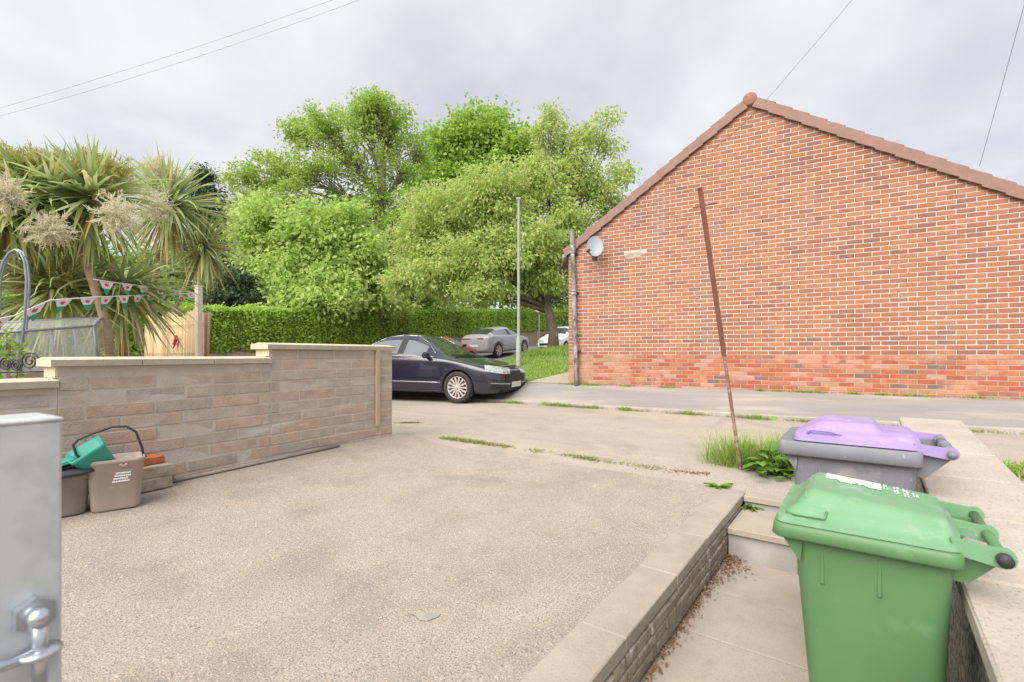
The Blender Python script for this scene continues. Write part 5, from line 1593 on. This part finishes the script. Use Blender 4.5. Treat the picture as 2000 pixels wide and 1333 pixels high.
# ================================================================== CARS
M['black'] = mk('black_paint', (.014, .014, .032), rough=.22, spec=.6, coat=.8, coord='obj')
M['cargrey'] = mk('grey_paint', (.36, .36, .385), rough=.3, spec=.5, coat=.6, coord='obj')
M['carwhite'] = mk('white_paint', (.74, .75, .76), rough=.3, spec=.5, coat=.6, coord='obj')
M['carred'] = mk('red_paint', (.50, .05, .045), rough=.3, spec=.5, coat=.6, coord='obj')
M['carblue'] = mk('blue_paint', (.10, .11, .30), rough=.3, spec=.5, coat=.6, coord='obj')
M['carglass'] = glassmat('car_glass', (.045, .055, .055), .03, 1.0, .9)
M['sideglass'] = glassmat('side_glass', (.16, .18, .19), .05, 1.0, .9)
M['chrome'] = mk('chrome', (.42, .43, .45), rough=.25, metal=.9, coord='obj')
M['alloy'] = mk('alloy', (.56, .50, .46), (.48, .43, .39), scale=8, rough=.4, metal=.25, coord='obj')
M['lens'] = mk('headlight_lens', (.46, .48, .49), (.20, .21, .22), scale=14, lo=.42, hi=.6, rough=.12, spec=.8, coat=.8, coord='obj')
M['redlens'] = mk('tail_lens', (.28, .012, .012), rough=.2, coat=.6, coord='obj')
M['amber'] = mk('amber_lens', (.55, .22, .03), rough=.3, coord='obj')
M['blacktrim'] = mk('black_trim', (.018, .018, .02), rough=.5, coord='obj')
M['plate'] = mk('blank_plate', (.70, .70, .68), rough=.5, coord='obj')
def catmull(xs, ys, q): return float(np.interp(q, xs, ys))
def car(label, loc, rz, scale, paint, prof, detail=0, group='parked cars'):
    """prof: dict of curves over x (0 = nose, L = tail)"""
    L, Wd = prof['L'], prof['W'] / 2
    root = empty('parked_car', loc, rz, label=label, cat='car', group=group)
    root.scale = (scale,) * 3
    st = prof['stations']       # (x, zbot, zbelt, ztop, halfwidth at belt factor, half width top factor)
    rings = []
    for (x, zb, zbelt, ztop, wf, tf) in st:
        w_ = Wd * wf; t_ = Wd * tf
        mid = lerp(zb, zbelt, .52)
        half = [(0, zb), (w_ * .80, zb), (w_ * .965, zb + .06), (w_ * 1.0, mid), (w_ * .985, zbelt - .05), (w_ * .955, zbelt), (t_, ztop - (ztop - zbelt) * .14 - .006), (t_ * .80, ztop - .004), (0, ztop + .012)]
        rings.append([(x, y, z) for y, z in half] + [(x, -y, z) for y, z in half[-2:0:-1]])
    n = len(rings[0]); ns = len(rings)
    verts = [p for r_ in rings for p in r_]
    faces, mats = [], []
    g0, g1, r0, r1 = prof['glass']      # station idx: windscreen base, windscreen top, roof end, rear window base
    for i in range(ns - 1):
        for k in range(n):
            k2 = (k + 1) % n
            faces.append((i * n + k, i * n + k2, (i + 1) * n + k2, (i + 1) * n + k))
            kk = k if k < 8 else n - 1 - k
            m_ = 0
            if kk in (6, 7) and g0 <= i < g1: m_ = 1
            elif kk in (6, 7) and r0 <= i < r1: m_ = 3
            elif kk == 5 and prof['side'][0] <= i < prof['side'][1]: m_ = 4 if i in prof['pillar'] else 2
            mats.append(m_)
    faces.append(tuple(range(n - 1, -1, -1))); mats.append(0)
    faces.append(tuple((ns - 1) * n + k for k in range(n))); mats.append(0)
    me = bpy.data.meshes.new('car_body'); me.from_pydata(verts, [], faces)
    for q in (paint, M['carglass'], M['sideglass'], M['carglass'], M['blacktrim'], M['blacktrim']): me.materials.append(q)
    me.polygons.foreach_set('material_index', mats); me.polygons.foreach_set('use_smooth', [True] * len(faces))
    bm = bmesh.new(); bm.from_mesh(me); bmesh.ops.recalc_face_normals(bm, faces=bm.faces); bm.to_mesh(me); bm.free()
    tmp = bpy.data.objects.new('tmp', me); COL.objects.link(tmp)
    sub = tmp.modifiers.new('s', 'SUBSURF'); sub.levels = 2; sub.render_levels = 2
    wr = prof['wheel_r']; cutters = []
    for wx in prof['axles']:
        for s in (-1, 1):
            b = MB(); b.tube([(wx, s * (Wd - .24), wr), (wx, s * (Wd + .2), wr)], wr * 1.13, 32, m=5)
            cme = b.mesh('cut', [paint, paint, paint, paint, paint, M['blacktrim']])
            c = bpy.data.objects.new('cut', cme); COL.objects.link(c); cutters.append(c)
            bo = tmp.modifiers.new('b', 'BOOLEAN'); bo.object = c; bo.operation = 'DIFFERENCE'; bo.solver = 'EXACT'
            try: bo.material_mode = 'INDEX'
            except Exception: pass
    dg = bpy.context.evaluated_depsgraph_get()
    full = bpy.data.meshes.new_from_object(tmp.evaluated_get(dg))
    bm = bmesh.new(); bm.from_mesh(full)
    bvh = BVHTree.FromBMesh(bm); bm.free()
    for c in cutters: bpy.data.objects.remove(c, do_unlink=True)
    bpy.data.objects.remove(tmp, do_unlink=True)
    def part(name, keep, m_, inset=0):
        bm = bmesh.new(); bm.from_mesh(full)
        bmesh.ops.delete(bm, geom=[f for f in bm.faces if not keep(f)], context='FACES')
        if not bm.faces: bm.free(); return None
        for f in bm.faces: f.material_index = 0 if f.material_index in (0, 5) and f.material_index == 0 else (1 if f.material_index == 5 else 0)
        q = bpy.data.meshes.new(name); bm.to_mesh(q); bm.free()
        q.materials.clear()
        for z in (m_ if isinstance(m_, (list, tuple)) else [m_]): q.materials.append(z)
        return link(name, q, root)
    body = part('body', lambda f: f.material_index in (0, 5), [paint, M['blacktrim']])
    part('windscreen', lambda f: f.material_index == 1, M['carglass'])
    part('rear_window', lambda f: f.material_index == 3, M['carglass'])
    xp = prof['split']
    for s in (1, -1):
        for j in range(len(xp) - 1):
            part('side_window', lambda f, j=j, s=s: f.material_index == 2 and f.calc_center_median().y * s > 0 and xp[j] <= f.calc_center_median().x < xp[j + 1], M['sideglass'])
        part('pillar_trim', lambda f, s=s: f.material_index == 4 and f.calc_center_median().y * s > 0, M['blacktrim'])
    def hit(o_, d_):
        h = bvh.ray_cast(Vector(o_), Vector(d_).normalized())
        return h[0], h[1]
    def side_pt(x, z, s, off=.004):
        p, nn = hit((x, s * 3, z), (0, -s, 0))
        return (p + nn * off) if p else Vector((x, s * Wd, z))
    def line_side(name, pts, s, r_, m_, off=.002, parent=None, dense=10):
        b = MB(); q = []
        for (a, c) in zip(pts, pts[1:]):
            for k in range(dense): q.append(side_pt(lerp(a[0], c[0], k / dense), lerp(a[1], c[1], k / dense), s, off))
        q.append(side_pt(*pts[-1], s, off)); b.tube(q, r_, 5); return b.build(name, m_, parent or root, recalc=False)
    def patch(name, m_, o_fn, nu, nv, d_, off=.006, parent=None):
        """o_fn(u,v) gives the ray start; projected on to the body"""
        b = MB(); vs = []; ok = True
        for i in range(nu + 1):
            for j in range(nv + 1):
                o_ = Vector(o_fn(i / nu, j / nv)); p, nn = hit(o_, d_)
                if p is None: ok = False; p = o_; nn = Vector((0, 0, 0))
                vs.append(p + nn * off)
        if not ok: return None
        b.add(vs, [(i * (nv + 1) + j, i * (nv + 1) + j + 1, (i + 1) * (nv + 1) + j + 1, (i + 1) * (nv + 1) + j) for i in range(nu) for j in range(nv)], 0, True)
        return b.build(name, m_, parent or root)
    # wheels
    for wx in prof['axles']:
        for s in (-1, 1):
            yc = s * (Wd - .115)
            w_ = empty('wheel', (wx, yc, wr)); w_.parent = root
            Mx = Matrix.Rotation(R(-90) * s, 4, 'X')
            b = MB(); hw = .105; b.lathe([(wr * .70, -hw), (wr * .93, -hw), (wr, -hw * .7), (wr, hw * .7), (wr * .93, hw), (wr * .72, hw), (wr * .69, hw * .8), (wr * .69, -hw * .9)], 40, Mx, close=True)
            b.build('tyre', M['tyre'], w_)
            b = MB(); ri = wr * .70
            b.lathe([(ri, hw * .88), (ri * .93, hw * .88), (ri * .90, hw * .5), (ri * .93, -hw * .4), (ri, -hw * .5)], 40, Mx, close=True)
            nsp = prof.get('spokes', 7)
            for k in range(nsp):
                a = 2 * math.pi * k / nsp; ww = ri * (.95 / nsp + .02)
                q = [(ri * .14, -ww * .55), (ri * .94, -ww * 1.0), (ri * .94, ww * 1.0), (ri * .14, ww * .55)]
                b.prism([(x * math.cos(a) - y * math.sin(a), x * math.sin(a) + y * math.cos(a)) for x, y in q], .025, Mx @ Matrix.Translation((0, 0, hw * .62)))
            b.lathe([(0, hw * .95), (ri * .17, hw * .92), (ri * .2, hw * .7), (ri * .2, hw * .4)], 20, Mx)
            b.build('rim', M['alloy'], w_)
            b = MB(); b.lathe([(0, hw * .1), (ri * .9, hw * .1)], 24, Mx); b.build('brake_disc', M['blacktrim'], w_)
    # mirrors
    mxp = prof['mirror']
    for s in (-1, 1):
        p = side_pt(mxp[0], mxp[1], s, 0)
        b = MB(); b.box(p + Vector((.02, s * .10, .03)), (.11, .19, .13), ch=.035); b.build('door_mirror', paint if detail else M['blacktrim'], root)
    # lamps
    for s in (-1, 1):
        hx = prof['headlamp']   # (x0, x1, z0, z1)
        patch('headlight', M['lens'], lambda u, v: (lerp(hx[0], hx[1], u) - .9, s * (Wd * lerp(.50, 1.0, u) + 1.2), lerp(hx[2] + .075 * u * u + .01, hx[3] + .035 * u - .03 * (1 - u), v)), 10, 4, (.6, -s * 1.0, 0), .008)
        tx = prof['taillamp']
        patch('tail_light', M['redlens'], lambda u, v: (tx[0] + 2, s * Wd * lerp(tx[3], tx[4], u), lerp(tx[1], tx[2], v)), 6, 3, (-1, 0, 0), .008)
    # front: grille, lower intake, plate; rear plate
    gr_ = prof['grille']
    patch('grille', M['blacktrim'], lambda u, v: (-2, lerp(-gr_[0], gr_[0], u), lerp(gr_[1], gr_[2], v)), 12, 4, (1, 0, 0), .007)
    patch('number_plate', M['plate'], lambda u, v: (-2, lerp(-.26, .26, u), lerp(gr_[1] - .10, gr_[1] + .01, v)), 6, 2, (1, 0, 0), .018)
    patch('number_plate', M['plate'], lambda u, v: (L + 2, lerp(-.26, .26, u), lerp(prof['rplate'], prof['rplate'] + .11, v)), 6, 2, (-1, 0, 0), .012)
    li = prof['intake']
    patch('lower_intake', M['blacktrim'], lambda u, v: (-2, lerp(-li[0], li[0], u), lerp(li[1], li[2], v)), 12, 3, (1, 0, 0), .008)
    # sill trim, door seams, handles, window trim
    for s in (1, -1):
        ax = prof['axles']
        line_side('sill_trim', [(ax[0] + wr * 1.2, prof['sill']), (ax[1] - wr * 1.2, prof['sill'])], s, .02, M['blacktrim'])
        if detail:
            line_side('side_moulding', [(ax[0] + wr * 1.18, prof['mould']), (ax[1] - wr * 1.18, prof['mould'] + .01)], s, .012, M['chrome'])
            line_side('window_trim', prof['trim'], s, .011, M['chrome'], .004)
        for d_ in prof['doors']:
            line_side('door_seam', d_, s, .0035, M['blacktrim'], .0005)
        for (x, z) in prof['handles']:
            b = MB(); p = side_pt(x, z, s, .012); b.box(p, (.20, .02, .028), ch=.006); b.build('door_handle', paint, root)
    if detail:
        for s in (-1, 1):
            patch('fog_lamp_vent', M['blacktrim'], lambda u, v: (lerp(.02, .34, u) - .9, s * (Wd * lerp(.62, .98, u) + 1.2), lerp(.27, .37, v) + .03 * u), 8, 3, (.6, -s, 0), .006)
            patch('fog_lamp_trim', M['chrome'], lambda u, v: (lerp(.03, .34, u) - .9, s * (Wd * lerp(.62, .98, u) + 1.2), lerp(.385, .405, v) + .03 * u), 8, 1, (.6, -s, 0), .012)
        b = MB(); b.tube([hit((.98 + .10 * abs(t) , t * .66, 3), (0, 0, -1))[0] + Vector((0, 0, .012)) for t in np.linspace(-1, 1, 14)], .010, 5); b.build('bonnet_seam', M['blacktrim'], root)
        for (y0_, y1_) in ((-.55, .05), (.05, .6)):
            q = [hit((lerp(1.12, 1.22, t), lerp(y0_, y1_, t), 3), (0, 0, -1)) for t in np.linspace(0, 1, 10)]
            b = MB(); b.tube([p + nn * .012 for p, nn in q], .009, 5); b.build('wiper', M['blacktrim'], root)
    else:
        rp = prof['rplate']
        patch('rear_bumper_trim', M['blacktrim'], lambda u, v: (L + 2, lerp(-Wd * .8, Wd * .8, u), lerp(.28, .42, v)), 10, 2, (-1, 0, 0), .007)
    return root
#            x     zbot  belt  top   wbelt wtop
saloon = dict(L=4.77, W=1.82, wheel_r=.325, axles=(.93, 3.64), spokes=14,
    stations=[(0.00, .30, .56, .62, .66, .52), (.06, .22, .62, .70, .78, .62), (.22, .18, .68, .76, .90, .70), (.55, .17, .78, .84, .98, .74), (.95, .17, .86, .92, 1.0, .76), (1.24, .17, .91, .985, 1.0, .76),
              (1.34, .17, .92, 1.02, 1.0, .76), (1.75, .17, .935, 1.26, 1.0, .70), (2.08, .17, .945, 1.425, 1.0, .645), (2.30, .17, .95, 1.455, 1.0, .64), (2.40, .17, .953, 1.46, 1.0, .64), (2.78, .17, .965, 1.445, 1.0, .635), (3.0, .18, .975, 1.41, 1.0, .63),
              (3.42, .20, .99, 1.24, .99, .66), (3.85, .22, 1.0, 1.07, .975, .70), (4.5, .26, .98, 1.04, .93, .70), (4.70, .32, .90, 1.0, .86, .68), (4.77, .38, .80, .90, .78, .60)],
    glass=(6, 8, 12, 14), side=(7, 13), pillar=(9,), split=(1.3, 2.33, 4.3), mirror=(1.62, .95), headlamp=(.10, .46, .585, .745), taillamp=(4.7, .78, .95, .45, .95),
    grille=(.52, .42, .70), intake=(.62, .20, .33), rplate=.75, sill=.24, mould=.42, trim=[(1.50, .945), (2.4, .96), (3.0, .985), (3.42, 1.05), (3.25, 1.22), (2.95, 1.36), (2.5, 1.42), (2.1, 1.40), (1.8, 1.245), (1.52, 1.02)],
    doors=([(1.36, .30), (1.40, .80), (1.44, .93)], [(2.42, .26), (2.40, .6), (2.38, .94)], [(3.05, .30), (3.22, .60), (3.32, .96)]), handles=((2.18, .80), (3.28, .82)))
suv = dict(L=4.6, W=1.90, wheel_r=.385, axles=(.92, 3.66), spokes=7,
    stations=[(0.0, .38, .70, .76, .70, .55), (.08, .26, .78, .86, .82, .62), (.35, .22, .90, .98, .94, .70), (.9, .22, 1.0, 1.06, 1.0, .74), (1.25, .22, 1.04, 1.12, 1.0, .74), (1.35, .22, 1.05, 1.16, 1.0, .74),
              (1.75, .22, 1.06, 1.42, 1.0, .70), (2.1, .22, 1.07, 1.57, 1.0, .66), (2.4, .22, 1.08, 1.60, 1.0, .65), (2.5, .22, 1.08, 1.60, 1.0, .65), (3.1, .22, 1.10, 1.57, 1.0, .64), (3.5, .24, 1.12, 1.52, 1.0, .62),
              (3.95, .25, 1.15, 1.43, .985, .64), (4.34, .28, 1.16, 1.23, .96, .68), (4.54, .34, 1.06, 1.15, .92, .70), (4.6, .42, .88, .98, .80, .60)],
    glass=(5, 7, 11, 13), side=(6, 12), pillar=(8,), split=(1.3, 2.45, 4.4), mirror=(1.62, 1.07), headlamp=(.10, .5, .70, .82), taillamp=(4.5, 1.0, 1.055, .25, .96),
    grille=(.6, .55, .75), intake=(.6, .28, .42), rplate=.62, sill=.32, mould=.45, trim=[], doors=([(1.36, .36), (1.4, 1.0)], [(2.46, .32), (2.44, 1.05)], [(3.1, .4), (3.4, 1.05)]), handles=((2.2, .92), (3.2, .94)))
hatch = dict(L=4.05, W=1.75, wheel_r=.31, axles=(.80, 3.30), spokes=8,
    stations=[(0.0, .34, .60, .66, .70, .55), (.07, .24, .68, .75, .82, .62), (.3, .20, .78, .85, .93, .68), (.75, .19, .88, .94, 1.0, .72), (1.0, .19, .92, 1.0, 1.0, .72), (1.1, .19, .93, 1.04, 1.0, .72),
              (1.5, .19, .94, 1.30, 1.0, .68), (1.85, .19, .95, 1.45, 1.0, .64), (2.1, .19, .955, 1.485, 1.0, .63), (2.2, .19, .96, 1.49, 1.0, .63), (2.8, .19, .97, 1.48, 1.0, .62), (3.35, .2, .985, 1.44, 1.0, .61),
              (3.72, .22, .99, 1.30, .98, .63), (3.95, .25, .96, 1.04, .95, .66), (4.02, .30, .86, .95, .90, .64), (4.05, .38, .74, .82, .82, .58)],
    glass=(5, 7, 11, 13), side=(6, 12), pillar=(8,), split=(1.0, 2.15, 4.0), mirror=(1.36, .96), headlamp=(.08, .42, .60, .76), taillamp=(3.9, .80, 1.0, .7, .98),
    grille=(.55, .42, .56), intake=(.55, .24, .36), rplate=.55, sill=.28, mould=.45, trim=[], doors=([(1.12, .3), (1.15, .93)], [(2.16, .28), (2.14, .95)], [(2.8, .34), (3.05, .97)]), handles=((1.9, .80), (2.85, .82)))
def facing(hx, hy):
    """rotation so that the car's nose (local -x) points along (hx, hy)"""
    return math.atan2(-hy, -hx)
def heading_car(label, wheel_px, wheel_py, depth, ang, scale, paint, prof, detail, zc=None, nose=None):
    pass
# black saloon: front wheel contact at photo pixel (895, 788)
CS = 1.01
q = P(897, 788, 9.95)
ang = R(8)                                    # heading, measured from +X
hd = Vector((math.cos(ang), math.sin(ang), 0)); lf = Vector((-math.sin(ang), math.cos(ang), 0))
# visible flank is the car's right side: contact = nose - axle*hd - (W/2-.115)*lf
nose = q + hd * (.93 * CS) + lf * ((.91 - .115) * CS)
car('black saloon car parked half across the kerb beyond the block wall', (nose.x, nose.y, q.z + .002), facing(hd.x, hd.y), CS, M['black'], saloon, 1)
def road_car(label, x, y, dy, scale, paint, prof):
    z = float(road_z(y)); sl = math.atan2(float(road_z(y + 2)) - float(road_z(y - 2)), 4)
    o = car(label, (x, y, z), facing(0, dy), scale, paint, prof, 0)
    o.rotation_euler = (0, sl if dy > 0 else -sl, o.rotation_euler[2])
    o.rotation_mode = 'XYZ'
    return o
road_car('grey sloping-roofed sport utility car seen from behind on the main road', -15.0, 25.9, 1, 1.04, M['cargrey'], suv)
road_car('white hatchback facing the camera beyond the cherry trunk', -12.9, 25.7, -1, 1.0, M['carwhite'], hatch)
road_car('red hatchback mostly hidden behind the black car windscreen', -14.7, 20.1, 1, 1.0, M['carred'], hatch)
road_car('dark blue hatchback beside the brick corner at the far end', -12.6, 31.2, -1, 1.1, M['carblue'], hatch)
